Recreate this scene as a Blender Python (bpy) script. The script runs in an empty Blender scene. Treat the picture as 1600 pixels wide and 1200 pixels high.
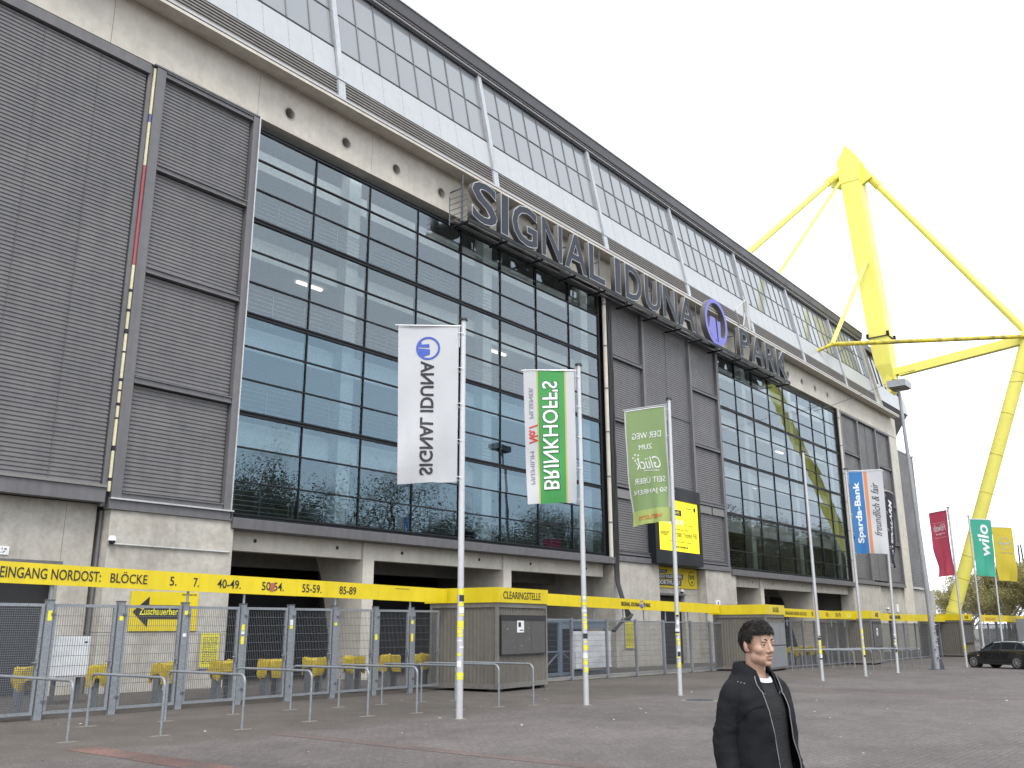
import bpy, bmesh, math, random
from mathutils import Vector, Matrix, noise as mnoise
S = bpy.context.scene
COL = S.collection
R = math.radians
PI = math.pi
rnd = random.Random(11)

# ------------------------------------------------------------------ camera, sky, sun, exposure
YAW, PITCH, ROLL, EYE = R(38.520), R(14.916), R(-0.206), 1.75
_fw = Vector((math.cos(YAW)*math.cos(PITCH), math.sin(YAW)*math.cos(PITCH), math.sin(PITCH)))
_rt = Vector((math.sin(YAW), -math.cos(YAW), 0))
_up = _rt.cross(_fw)
_r2 = math.cos(ROLL)*_rt + math.sin(ROLL)*_up
_u2 = _r2.cross(_fw)
cam_data = bpy.data.cameras.new('camera')
cam_data.sensor_width = 36.0
cam_data.lens = 36.0*1429.34/1600.0
cam_data.clip_start = 0.1
cam_data.clip_end = 3000
cam = bpy.data.objects.new('camera', cam_data)
COL.objects.link(cam)
cam.matrix_world = Matrix(((_r2.x, _u2.x, -_fw.x, 0), (_r2.y, _u2.y, -_fw.y, 0), (_r2.z, _u2.z, -_fw.z, EYE), (0, 0, 0, 1)))
S.camera = cam

SUN_DIR = Vector((-0.45, -0.55, 0.95)).normalized()       # towards the sun, behind a high cloud deck
world = bpy.data.worlds.new('World')
S.world = world
world.use_nodes = True
wn, wl = world.node_tree.nodes, world.node_tree.links
wn.clear()
w_out = wn.new('ShaderNodeOutputWorld')
w_bg = wn.new('ShaderNodeBackground')
w_bg.inputs['Strength'].default_value = 0.12
w_sky = wn.new('ShaderNodeTexSky')
w_sky.sky_type = 'NISHITA'
w_sky.sun_disc = False
w_sky.sun_elevation = math.asin(SUN_DIR.z)
w_sky.sun_rotation = math.atan2(SUN_DIR.x, SUN_DIR.y)
w_sky.dust_density = 3.0
w_tc = wn.new('ShaderNodeTexCoord')
w_map = wn.new('ShaderNodeMapping')
w_map.inputs['Scale'].default_value = (1.0, 1.0, 2.2)
w_noise = wn.new('ShaderNodeTexNoise')
w_noise.inputs['Scale'].default_value = 2.1
w_noise.inputs['Detail'].default_value = 7
w_noise.inputs['Roughness'].default_value = 0.55
w_ramp = wn.new('ShaderNodeValToRGB')
w_ramp.color_ramp.elements[0].position = 0.30
w_ramp.color_ramp.elements[0].color = (0.80, 0.80, 0.80, 1)
w_ramp.color_ramp.elements[1].position = 0.68
w_ramp.color_ramp.elements[1].color = (0.98, 0.98, 0.98, 1)
w_mix = wn.new('ShaderNodeMix')
w_mix.data_type = 'RGBA'
w_mix.inputs[7].default_value = (8.0, 8.35, 8.9, 1)
wl.new(w_tc.outputs['Generated'], w_map.inputs['Vector'])
wl.new(w_map.outputs['Vector'], w_noise.inputs['Vector'])
wl.new(w_noise.outputs['Fac'], w_ramp.inputs['Fac'])
wl.new(w_ramp.outputs['Color'], w_mix.inputs[0])
wl.new(w_sky.outputs['Color'], w_mix.inputs[6])
wl.new(w_mix.outputs[2], w_bg.inputs['Color'])
wl.new(w_bg.outputs['Background'], w_out.inputs['Surface'])

sun_data = bpy.data.lights.new('sun', 'SUN')
sun_data.energy = 1.2
sun_data.angle = R(25)
sun_data.color = (1.0, 0.965, 0.91)
sun = bpy.data.objects.new('sun', sun_data)
COL.objects.link(sun)
sun.rotation_euler = SUN_DIR.to_track_quat('Z', 'Y').to_euler()

S.view_settings.view_transform = 'Standard'
S.view_settings.look = 'None'
S.view_settings.gamma = 1.0
S.view_settings.exposure = 1.0
S.view_settings.use_curve_mapping = False
S.cycles.max_bounces = 8
S.cycles.transparent_max_bounces = 24
S.cycles.glossy_bounces = 4
S.cycles.use_denoising = True
S.cycles.sample_clamp_indirect = 6.0

# ------------------------------------------------------------------ materials
MATS = {}
def principled(name, col, rough=0.6, metal=0.0, spec=0.5):
    m = bpy.data.materials.new(name)
    m.use_nodes = True
    b = m.node_tree.nodes['Principled BSDF']
    b.inputs['Base Color'].default_value = (*col, 1)
    b.inputs['Roughness'].default_value = rough
    b.inputs['Metallic'].default_value = metal
    b.inputs['Specular IOR Level'].default_value = spec
    MATS[name] = m
    return m, b, m.node_tree.nodes, m.node_tree.links

def weathered(name, col, rough=0.6, metal=0.0, scale=(1, 1, 1), amount=0.25, fine=14.0, fine_amt=0.12, bump=0.0, bump_scale=60.0, tint=None, streak=0.0, spec=0.5):
    """a colour with blotches, fine grain and, where asked, vertical rain streaks and a bump"""
    m, b, n, l = principled(name, col, rough, metal, spec)
    tc = n.new('ShaderNodeTexCoord')
    mp = n.new('ShaderNodeMapping'); mp.inputs['Scale'].default_value = scale
    l.new(tc.outputs['Object'], mp.inputs['Vector'])
    def noise(sc, detail, src):
        t = n.new('ShaderNodeTexNoise'); t.inputs['Scale'].default_value = sc; t.inputs['Detail'].default_value = detail
        l.new(src, t.inputs['Vector']); return t
    big = noise(0.55, 6, mp.outputs['Vector'])
    fin = noise(fine, 4, mp.outputs['Vector'])
    def ramp(src, lo, hi, p0=0.3, p1=0.7):
        r = n.new('ShaderNodeMapRange'); r.inputs[1].default_value = p0; r.inputs[2].default_value = p1
        r.inputs[3].default_value = lo; r.inputs[4].default_value = hi
        l.new(src, r.inputs[0]); return r.outputs[0]
    f1 = ramp(big.outputs['Fac'], 1-amount, 1+amount*0.6)
    f2 = ramp(fin.outputs['Fac'], 1-fine_amt, 1+fine_amt)
    mu = n.new('ShaderNodeMath'); mu.operation = 'MULTIPLY'; l.new(f1, mu.inputs[0]); l.new(f2, mu.inputs[1])
    fac = mu.outputs[0]
    if streak:
        ms = n.new('ShaderNodeMapping'); ms.inputs['Scale'].default_value = (2.6, 2.6, 0.12)
        l.new(tc.outputs['Object'], ms.inputs['Vector'])
        st = noise(1.6, 5, ms.outputs['Vector'])
        f3 = ramp(st.outputs['Fac'], 1-streak, 1+streak*0.3, 0.32, 0.6)
        m2 = n.new('ShaderNodeMath'); m2.operation = 'MULTIPLY'; l.new(fac, m2.inputs[0]); l.new(f3, m2.inputs[1]); fac = m2.outputs[0]
    vm = n.new('ShaderNodeVectorMath'); vm.operation = 'SCALE'
    if tint:
        mx = n.new('ShaderNodeMix'); mx.data_type = 'RGBA'
        mx.inputs[6].default_value = (*col, 1); mx.inputs[7].default_value = (*tint, 1)
        tn = noise(1.7, 5, mp.outputs['Vector'])
        l.new(ramp(tn.outputs['Fac'], 0, 1, 0.4, 0.65), mx.inputs[0])
        l.new(mx.outputs[2], vm.inputs[0])
    else:
        vm.inputs[0].default_value = col
    l.new(fac, vm.inputs['Scale'])
    l.new(vm.outputs['Vector'], b.inputs['Base Color'])
    if bump:
        bn = noise(bump_scale, 5, mp.outputs['Vector'])
        bp = n.new('ShaderNodeBump'); bp.inputs['Strength'].default_value = bump; bp.inputs['Distance'].default_value = 0.02
        l.new(bn.outputs['Fac'], bp.inputs['Height']); l.new(bp.outputs['Normal'], b.inputs['Normal'])
    r2 = ramp(big.outputs['Fac'], max(0.02, rough-0.12), min(1, rough+0.12))
    l.new(r2, b.inputs['Roughness'])
    return m

def glass(name, tint, ior, rough=0.0, refl=(0.80, 0.92, 1.0)):
    m = bpy.data.materials.new(name); m.use_nodes = True
    n, l = m.node_tree.nodes, m.node_tree.links
    n.clear()
    o = n.new('ShaderNodeOutputMaterial'); mix = n.new('ShaderNodeMixShader')
    t = n.new('ShaderNodeBsdfTransparent'); t.inputs['Color'].default_value = (*tint, 1)
    g = n.new('ShaderNodeBsdfGlossy'); g.inputs['Roughness'].default_value = rough
    g.inputs['Color'].default_value = (*refl, 1)
    f = n.new('ShaderNodeFresnel'); f.inputs['IOR'].default_value = ior
    # float glass is never quite flat: a very slow waviness
    tc = n.new('ShaderNodeTexCoord'); ns = n.new('ShaderNodeTexNoise'); ns.inputs['Scale'].default_value = 0.9; ns.inputs['Detail'].default_value = 1
    bp = n.new('ShaderNodeBump'); bp.inputs['Strength'].default_value = 0.05; bp.inputs['Distance'].default_value = 0.05
    l.new(tc.outputs['Object'], ns.inputs['Vector']); l.new(ns.outputs['Fac'], bp.inputs['Height'])
    l.new(bp.outputs['Normal'], g.inputs['Normal'])
    l.new(f.outputs['Fac'], mix.inputs[0]); l.new(t.outputs[0], mix.inputs[1]); l.new(g.outputs[0], mix.inputs[2])
    l.new(mix.outputs[0], o.inputs['Surface'])
    MATS[name] = m
    return m

def emitter(name, col, strength):
    m, b, n, l = principled(name, col, 0.5)
    b.inputs['Emission Color'].default_value = (*col, 1)
    b.inputs['Emission Strength'].default_value = strength
    return m

weathered('concrete', (0.55, 0.52, 0.455), 0.85, amount=0.10, fine=5, fine_amt=0.06, bump=0.12, bump_scale=24, tint=(0.505, 0.475, 0.41), streak=0.05)
weathered('concrete_base', (0.44, 0.42, 0.375), 0.88, amount=0.13, fine=7, fine_amt=0.10, bump=0.2, bump_scale=30, tint=(0.38, 0.355, 0.31), streak=0.09)
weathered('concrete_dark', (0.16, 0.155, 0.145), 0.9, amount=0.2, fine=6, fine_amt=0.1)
weathered('shutter', (0.152, 0.148, 0.150), 0.5, amount=0.12, fine=3, fine_amt=0.06, tint=(0.136, 0.134, 0.138), streak=0.08)
weathered('shutter_frame', (0.122, 0.120, 0.126), 0.5, amount=0.12, fine=4, fine_amt=0.08, streak=0.12)
weathered('louvre', (0.15, 0.14, 0.13), 0.6, amount=0.2, fine=5, fine_amt=0.12)
weathered('frame_dark', (0.010, 0.012, 0.015), 0.5, amount=0.15, spec=0.25)
weathered('frame_alu', (0.17, 0.18, 0.19), 0.45, 0.3, amount=0.1)
weathered('white_panel', (0.385, 0.40, 0.412), 0.45, amount=0.05, fine=2.5, fine_amt=0.03, streak=0.03)
weathered('post_white', (0.40, 0.42, 0.445), 0.45, amount=0.12, fine=6, fine_amt=0.08, streak=0.16)
weathered('roof_dark', (0.075, 0.072, 0.078), 0.5, amount=0.15)
weathered('roof_white', (0.42, 0.42, 0.42), 0.4, amount=0.1)
m_, b_, n_, l_ = principled('band_glass', (0.20, 0.215, 0.228), 0.06, 0.0, 0.6)
b_.inputs['IOR'].default_value = 1.6
glass('facade_glass', (0.94, 0.985, 0.965), 2.15)
glass('blue_glass', (0.84, 0.95, 0.98), 2.3, refl=(0.60, 0.84, 1.0))
glass('clear_glass', (0.8, 0.85, 0.85), 1.45)
weathered('interior_wall', (0.42, 0.45, 0.46), 0.9, amount=0.1)
weathered('interior_white', (0.84, 0.86, 0.83), 0.8, amount=0.06)
weathered('interior_floor', (0.26, 0.26, 0.26), 0.6, amount=0.1)
weathered('rail_metal', (0.5, 0.52, 0.54), 0.35, 0.7, amount=0.1)
weathered('galvanised', (0.25, 0.268, 0.29), 0.5, 0.45, amount=0.25, fine=26, fine_amt=0.2)
weathered('galvanised_dark', (0.12, 0.13, 0.145), 0.55, 0.4, amount=0.25, fine=20, fine_amt=0.2)
weathered('wire', (0.14, 0.15, 0.165), 0.5, 0.5, amount=0.15)
weathered('pole_alu', (0.50, 0.51, 0.52), 0.38, 0.35, amount=0.1, fine=12, fine_amt=0.06)
weathered('banner_yellow', (0.66, 0.515, 0.008), 0.5, amount=0.07, fine=3, fine_amt=0.04, streak=0.06)
weathered('pylon_yellow', (0.79, 0.73, 0.15), 0.45, amount=0.05, fine=0.8, fine_amt=0.02, streak=0.02)
weathered('pylon_weathered', (0.62, 0.50, 0.03), 0.55, amount=0.25, fine=4, fine_amt=0.2, tint=(0.30, 0.25, 0.06))
weathered('cover_yellow', (0.58, 0.43, 0.022), 0.45, amount=0.25, fine=8, fine_amt=0.16)
weathered('black_print', (0.018, 0.018, 0.02), 0.55, amount=0.1)
weathered('container', (0.135, 0.124, 0.106), 0.55, amount=0.12, fine=5, fine_amt=0.08, streak=0.06)
weathered('container_edge', (0.19, 0.18, 0.165), 0.5, 0.2, amount=0.2, fine=9, fine_amt=0.15)
weathered('container_shutter', (0.085, 0.083, 0.08), 0.5, amount=0.1)
weathered('container_grey', (0.21, 0.22, 0.23), 0.5, amount=0.12)
weathered('mast_grey', (0.35, 0.36, 0.375), 0.5, 0.2, amount=0.15, fine=9, fine_amt=0.1)
weathered('rubber_black', (0.02, 0.02, 0.022), 0.6, amount=0.15)
weathered('sign_face', (0.040, 0.046, 0.062), 0.55, 0.0, spec=0.15, amount=0.15, fine=2, fine_amt=0.1)
weathered('sign_side', (0.20, 0.195, 0.185), 0.45, 0.4, amount=0.15)
weathered('sign_trim', (0.46, 0.465, 0.46), 0.35, 0.5, amount=0.1)
weathered('sign_blue', (0.12, 0.12, 0.48), 0.4, amount=0.12, fine=2, fine_amt=0.06)
weathered('cable_black', (0.012, 0.012, 0.013), 0.5)
weathered('paper_white', (0.72, 0.73, 0.73), 0.7, amount=0.06)
weathered('poster_yellow', (0.66, 0.60, 0.05), 0.6, amount=0.12, fine=9, fine_amt=0.12)
weathered('white_sheet', (0.62, 0.64, 0.66), 0.6, amount=0.12, fine=5, fine_amt=0.08)
weathered('strip_cream', (0.66, 0.62, 0.42), 0.6, amount=0.15)
weathered('strip_red', (0.36, 0.09, 0.10), 0.6, amount=0.12)
weathered('strip_violet', (0.13, 0.12, 0.30), 0.6, amount=0.12)
weathered('sticker_yellow', (0.75, 0.68, 0.03), 0.5, amount=0.2, fine=30, fine_amt=0.25)
weathered('sticker_white', (0.7, 0.7, 0.7), 0.5, amount=0.1)
weathered('blue_steel', (0.16, 0.21, 0.27), 0.5, 0.2, amount=0.15)
emitter('strip_light', (1.0, 0.95, 0.86), 1.0)
emitter('screen_yellow', (0.90, 0.80, 0.01), 0.30)

# ground: two kinds of paving that run on to the horizon
def ground_material():
    m, b, n, l = principled('paving', (0.06, 0.058, 0.055), 0.85)
    tc = n.new('ShaderNodeTexCoord')
    sep = n.new('ShaderNodeSeparateXYZ'); l.new(tc.outputs['Object'], sep.inputs[0])
    def noise(sc, d, rough=0.5):
        t = n.new('ShaderNodeTexNoise'); t.inputs['Scale'].default_value = sc; t.inputs['Detail'].default_value = d; t.inputs['Roughness'].default_value = rough
        l.new(tc.outputs['Object'], t.inputs['Vector']); return t.outputs['Fac']
    def rng(src, a, bb, lo, hi):
        r = n.new('ShaderNodeMapRange'); r.inputs[1].default_value = a; r.inputs[2].default_value = bb; r.inputs[3].default_value = lo; r.inputs[4].default_value = hi
        l.new(src, r.inputs[0]); return r.outputs[0]
    def mth(op, a, bb=None, v=None):
        q = n.new('ShaderNodeMath'); q.operation = op; l.new(a, q.inputs[0])
        if bb is not None: l.new(bb, q.inputs[1])
        if v is not None: q.inputs[1].default_value = v
        return q.outputs[0]
    br = n.new('ShaderNodeTexBrick')
    br.inputs['Scale'].default_value = 1.0; br.inputs['Brick Width'].default_value = 0.2; br.inputs['Row Height'].default_value = 0.1
    br.inputs['Mortar Size'].default_value = 0.006; br.inputs['Mortar Smooth'].default_value = 0.4; br.inputs['Bias'].default_value = 0
    br.inputs['Color1'].default_value = (0.116, 0.102, 0.097, 1); br.inputs['Color2'].default_value = (0.098, 0.085, 0.081, 1); br.inputs['Mortar'].default_value = (0.062, 0.054, 0.050, 1)
    l.new(tc.outputs['Object'], br.inputs['Vector'])
    asp = n.new('ShaderNodeMix'); asp.data_type = 'RGBA'
    asp.inputs[6].default_value = (0.072, 0.062, 0.054, 1); asp.inputs[7].default_value = (0.094, 0.081, 0.071, 1)
    l.new(noise(46, 3), asp.inputs[0])
    edge = mth('ADD', sep.outputs[1], rng(noise(0.8, 3), 0.3, 0.7, -0.35, 0.35))
    zone = rng(edge, 13.3, 13.9, 0, 1)
    zm = n.new('ShaderNodeMix'); zm.data_type = 'RGBA'
    l.new(zone, zm.inputs[0]); l.new(br.outputs['Color'], zm.inputs[6]); l.new(asp.outputs[2], zm.inputs[7])
    blot = rng(noise(0.16, 7, 0.62), 0.32, 0.68, 0.72, 1.24)
    mid = rng(noise(1.3, 6, 0.6), 0.3, 0.7, 0.86, 1.14)
    fin = mth('MULTIPLY', rng(noise(30, 3), 0.3, 0.7, 0.66, 1.34), rng(noise(9, 4, 0.7), 0.3, 0.7, 0.84, 1.16))
    f = mth('MULTIPLY', mth('MULTIPLY', blot, mid), fin)
    sc = n.new('ShaderNodeVectorMath'); sc.operation = 'SCALE'
    l.new(zm.outputs[2], sc.inputs[0]); l.new(f, sc.inputs['Scale'])
    # trodden gum and pale grit
    vo = n.new('ShaderNodeTexVoronoi'); vo.inputs['Scale'].default_value = 4.2; vo.inputs['Randomness'].default_value = 1
    l.new(tc.outputs['Object'], vo.inputs['Vector'])
    sel = n.new('ShaderNodeSeparateColor'); l.new(vo.outputs['Color'], sel.inputs[0])
    gum = mth('MULTIPLY', mth('LESS_THAN', vo.outputs['Distance'], v=0.075), mth('GREATER_THAN', sel.outputs[0], v=0.5))
    gm = n.new('ShaderNodeMix'); gm.data_type = 'RGBA'
    gm.inputs[7].default_value = (0.26, 0.25, 0.24, 1)
    l.new(mth('MULTIPLY', gum, v=0.75), gm.inputs[0]); l.new(sc.outputs['Vector'], gm.inputs[6])
    l.new(gm.outputs[2], b.inputs['Base Color'])
    bp = n.new('ShaderNodeBump'); bp.inputs['Strength'].default_value = 0.5; bp.inputs['Distance'].default_value = 0.01
    l.new(mth('ADD', mth('MULTIPLY', br.outputs['Fac'], v=-0.5), noise(60, 4)), bp.inputs['Height'])
    l.new(bp.outputs['Normal'], b.inputs['Normal'])
    return m
ground_material()
weathered('red_paving', (0.150, 0.082, 0.070), 0.85, amount=0.35, fine=22, fine_amt=0.35, tint=(0.088, 0.068, 0.062))
weathered('red_faint', (0.118, 0.084, 0.075), 0.85, amount=0.3, fine=22, fine_amt=0.3, tint=(0.092, 0.076, 0.070))
weathered('dark_patch', (0.062, 0.055, 0.050), 0.9, amount=0.3, fine=20, fine_amt=0.3)
weathered('worn_patch', (0.20, 0.185, 0.155), 0.9, amount=0.3, fine=18, fine_amt=0.3)

# ------------------------------------------------------------------ mesh helpers
class MB:
    def __init__(self):
        self.v, self.f, self.m = [], [], []
    def poly(self, pts, mi=0):
        i = len(self.v); self.v += [tuple(p) for p in pts]
        self.f.append(tuple(range(i, i+len(pts)))); self.m.append(mi); return self
    def box(self, x0, x1, y0, y1, z0, z1, mi=0):
        i = len(self.v)
        self.v += [(x, y, z) for z in (z0, z1) for (x, y) in ((x0, y0), (x1, y0), (x1, y1), (x0, y1))]
        for q in ((0, 3, 2, 1), (4, 5, 6, 7), (0, 1, 5, 4), (1, 2, 6, 5), (2, 3, 7, 6), (3, 0, 4, 7)):
            self.f.append(tuple(i+k for k in q)); self.m.append(mi)
        return self
    def prism(self, prof, axis, lo, hi, mi=0):
        """closed profile (a, b) extruded along an axis: X -> (y,z), Y -> (x,z), Z -> (x,y)"""
        def P(a, b, t):
            return (t, a, b) if axis == 'X' else (a, t, b) if axis == 'Y' else (a, b, t)
        n = len(prof); i = len(self.v)
        self.v += [P(a, b, lo) for a, b in prof] + [P(a, b, hi) for a, b in prof]
        self.f.append(tuple(range(i+n-1, i-1, -1))); self.m.append(mi)
        self.f.append(tuple(range(i+n, i+2*n))); self.m.append(mi)
        for k in range(n):
            self.f.append((i+k, i+(k+1) % n, i+n+(k+1) % n, i+n+k)); self.m.append(mi)
        return self
    def sheet(self, prof, axis, lo, hi, mi=0):
        """open profile strip (no caps)"""
        def P(a, b, t):
            return (t, a, b) if axis == 'X' else (a, t, b) if axis == 'Y' else (a, b, t)
        n = len(prof); i = len(self.v)
        self.v += [P(a, b, lo) for a, b in prof] + [P(a, b, hi) for a, b in prof]
        for k in range(n-1):
            self.f.append((i+k, i+k+1, i+n+k+1, i+n+k)); self.m.append(mi)
        return self
    def ring_loft(self, rings, cap=True, mi=0, closed=True):
        n = len(rings[0]); i = len(self.v)
        for r in rings: self.v += [tuple(p) for p in r]
        for a in range(len(rings)-1):
            for k in range(n if closed else n-1):
                k2 = (k+1) % n
                self.f.append((i+a*n+k, i+a*n+k2, i+(a+1)*n+k2, i+(a+1)*n+k)); self.m.append(mi)
        if cap:
            self.f.append(tuple(i+k for k in range(n-1, -1, -1))); self.m.append(mi)
            self.f.append(tuple(i+(len(rings)-1)*n+k for k in range(n))); self.m.append(mi)
        return self
    def tube(self, pts, r, n=8, mi=0, cap=True, radii=None):
        pts = [Vector(p) for p in pts]
        rings = []
        prev = None
        for k, p in enumerate(pts):
            a = pts[max(0, k-1)]; b = pts[min(len(pts)-1, k+1)]
            d = (b-a).normalized()
            if prev is None:
                ref = Vector((0, 0, 1)) if abs(d.z) < 0.9 else Vector((1, 0, 0))
                x = d.cross(ref).normalized()
            else:
                x = (prev - d*prev.dot(d)).normalized()
            prev = x
            y = d.cross(x)
            # widen at a mitre
            rr = radii[k] if radii else r
            rings.append([p + (x*math.cos(2*PI*j/n) + y*math.sin(2*PI*j/n))*rr for j in range(n)])
        return self.ring_loft(rings, cap, mi)
    def cyl(self, p0, p1, r0, r1=None, n=12, mi=0, cap=True):
        return self.tube([p0, p1], r0, n, mi, cap, radii=[r0, r0 if r1 is None else r1])
    def bar(self, p0, p1, w, h, mi=0):
        """rectangular bar from p0 to p1 (w sideways, h upwards)"""
        p0, p1 = Vector(p0), Vector(p1)
        d = (p1-p0).normalized()
        ref = Vector((0, 0, 1)) if abs(d.z) < 0.95 else Vector((0, 1, 0))
        s = d.cross(ref).normalized(); u = s.cross(d)
        ring = lambda p: [p + s*a*w/2 + u*b*h/2 for a, b in ((-1, -1), (1, -1), (1, 1), (-1, 1))]
        return self.ring_loft([ring(p0), ring(p1)], True, mi)
    def disc(self, c, r, normal, n=20, mi=0):
        c = Vector(c); q = Vector(normal).to_track_quat('Z', 'Y')
        return self.poly([c + q @ Vector((r*math.cos(2*PI*k/n), r*math.sin(2*PI*k/n), 0)) for k in range(n)], mi)
    def sphere(self, c, rx, ry=None, rz=None, nu=16, nv=10, mi=0):
        ry = rx if ry is None else ry; rz = rx if rz is None else rz
        rings = []
        for a in range(nv+1):
            t = PI*a/nv
            rr = max(math.sin(t), 1e-3)
            rings.append([(c[0]+rx*rr*math.cos(2*PI*k/nu), c[1]+ry*rr*math.sin(2*PI*k/nu), c[2]-rz*math.cos(t)) for k in range(nu)])
        return self.ring_loft(rings, True, mi)
    def mesh(self, name, mats, smooth=False, fix=True):
        me = bpy.data.meshes.new(name)
        me.from_pydata(self.v, [], self.f)
        for mm in (mats if isinstance(mats, (list, tuple)) else [mats]):
            me.materials.append(MATS[mm])
        me.polygons.foreach_set('material_index', self.m)
        if fix:
            bm = bmesh.new(); bm.from_mesh(me)
            bmesh.ops.recalc_face_normals(bm, faces=bm.faces)
            bm.to_mesh(me); bm.free()
        if smooth:
            me.polygons.foreach_set('use_smooth', [True]*len(me.polygons))
            if smooth != 'all':
                me.set_sharp_from_angle(angle=R(40 if smooth is True else smooth))
        me.update()
        return me
    def build(self, name, mats, parent=None, smooth=False, fix=True):
        return put(self.mesh(name, mats, smooth, fix), name, parent)

def world_of(o):
    m = o.matrix_basis.copy()
    while o.parent is not None:
        m = o.parent.matrix_basis @ (o.matrix_parent_inverse @ m) if True else m
        o = o.parent
    return m

def put(me, name, parent=None, local=False):
    """link a mesh whose vertices are in world space (or in its parent's space when local) as ONE object"""
    o = bpy.data.objects.new(name, me)
    COL.objects.link(o)
    if parent is not None:
        o.parent = parent
        if not local:
            o.matrix_parent_inverse = world_of(parent).inverted()
    return o

def tag(o, label=None, category=None, group=None, kind=None):
    if label: o['label'] = label
    if category: o['category'] = category
    if group: o['group'] = group
    if kind: o['kind'] = kind
    return o

def thing(name, label, category, loc=(0, 0, 0), rz=0.0, group=None):
    o = bpy.data.objects.new(name, None)
    COL.objects.link(o)
    o.empty_display_size = 0.3
    o.location = loc
    o.rotation_euler = (0, 0, rz)
    return tag(o, label, category, group)

def part_empty(name, parent, loc=(0, 0, 0)):
    o = bpy.data.objects.new(name, None)
    COL.objects.link(o)
    o.parent = parent
    o.matrix_parent_inverse = world_of(parent).inverted()
    o.location = loc
    return o

def copy_tree(o, parent=None):
    c = o.copy(); COL.objects.link(c)
    if parent is not None: c.parent = parent
    for ch in list(o.children): copy_tree(ch, c)
    return c

def local_part(mb, name, mats, parent, smooth=False):
    return put(mb.mesh(name, mats, smooth), name, parent, local=True)

ORD = ['first', 'second', 'third', 'fourth', 'fifth', 'sixth', 'seventh', 'eighth', 'ninth', 'tenth', 'eleventh', 'twelfth', 'thirteenth', 'fourteenth', 'fifteenth', 'sixteenth']

_text_cache = {}
def text_mesh(s, w=None, h=1.0, depth=0.02, bold=0.0, shear=0.0, mat='black_print', smooth_cuts=0, raw=False):
    """lettering as a mesh in the XY plane, its box fitted to w x h with the lower left corner at the origin"""
    cu = bpy.data.curves.new('lettering', 'FONT')
    cu.body = s
    cu.size = 1.0
    cu.offset = bold
    cu.shear = shear
    cu.extrude = 0.5
    cu.resolution_u = 3
    ob = bpy.data.objects.new('lettering', cu)
    COL.objects.link(ob)
    dg = bpy.context.evaluated_depsgraph_get()
    me = bpy.data.meshes.new_from_object(ob.evaluated_get(dg))
    bpy.data.objects.remove(ob); bpy.data.curves.remove(cu)
    xs = [v.co.x for v in me.vertices]; ys = [v.co.y for v in me.vertices]
    if not xs: return me
    x0, x1, y0, y1 = min(xs), max(xs), min(ys), max(ys)
    sy = h/(y1-y0)
    sx = (w/(x1-x0)) if w else sy
    for v in me.vertices:
        v.co = Vector(((v.co.x-x0)*sx, (v.co.y-y0)*sy, v.co.z*depth))
    me.materials.clear(); me.materials.append(MATS[mat])
    if smooth_cuts:
        bm = bmesh.new(); bm.from_mesh(me)
        for _ in range(smooth_cuts):
            long_e = [e for e in bm.edges if e.calc_length() > 0.12]
            if not long_e: break
            bmesh.ops.subdivide_edges(bm, edges=long_e, cuts=1)
        bmesh.ops.triangulate(bm, faces=bm.faces)
        bm.to_mesh(me); bm.free()
    me.update()
    return me

def frame_matrix(origin, xdir, ydir):
    x = Vector(xdir).normalized(); y = Vector(ydir).normalized(); z = x.cross(y)
    return Matrix(((x.x, y.x, z.x, origin[0]), (x.y, y.y, z.y, origin[1]), (x.z, y.z, z.z, origin[2]), (0, 0, 0, 1)))

def lettering(name, s, origin, xdir, w, h, parent, mat='black_print', depth=0.02, bold=0.0, shear=0.0, ydir=(0, 0, 1)):
    me = text_mesh(s, w, h, depth, bold, shear, mat)
    me.transform(frame_matrix(origin, xdir, ydir))
    return put(me, name, parent)

def ground_z(x):
    return -0.008*min(max(x-14.0, 0.0), 46.0)
# ------------------------------------------------------------------ ground
def build_ground():
    g = MB()
    xs = [-900, -60, 14] + [14+46*k/6 for k in range(1, 7)] + [900]
    ys = [-900, -60, 0, 13.6, 26, 60, 900]
    idx = {}
    for a, x in enumerate(xs):
        for b, y in enumerate(ys):
            idx[a, b] = len(g.v); g.v.append((x, y, ground_z(x)))
    for a in range(len(xs)-1):
        for b in range(len(ys)-1):
            g.f.append((idx[a, b], idx[a+1, b], idx[a+1, b+1], idx[a, b+1])); g.m.append(0)
    o = g.build('ground', 'paving')
    tag(o, 'dark grey paved forecourt in front of the stadium', kind='structure')
    # narrow red paving strips that run towards the stadium
    for x, y0, y1, w in ((7.55, -30, 14.4, 0.5), (10.62, -30, 13.6, 0.3), (27.9, -30, 13.2, 0.5), (29.6, -30, 13.4, 0.3)):
        zz = ground_z(x)+0.004
        s = MB()
        n = 60
        L = []; Rr = []
        for k in range(n+1):
            y = y0+(y1-y0)*k/n
            L.append((x-w/2+rnd.uniform(-.012, .012), y, zz)); Rr.append((x+w/2+rnd.uniform(-.012, .012), y, zz))
        for k in range(n):
            s.poly([L[k], Rr[k], Rr[k+1], L[k+1]])
        q = s.build('paving_strip', 'red_paving' if x < 9 else 'red_faint', fix=False)
        tag(q, 'worn red strip of paving crossing the forecourt', kind='structure')
build_ground()

# ------------------------------------------------------------------ stadium
FY = 26.0                      # the plane of the main front
GLASS = ((17.70, 2.82), (54.55, 2.82))       # left edge of each glass hall, pane width
NP = 8
ROWS = [5.36, 6.50, 7.66, 8.84, 10.03, 11.20, 12.36, 13.56, 14.74, 15.92, 17.12, 18.30, 19.48]
stadium = thing('stadium', 'huge grey football stadium with concrete beams, metal shutters and tall glass halls', 'stadium', (54, 26, 0))

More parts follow.
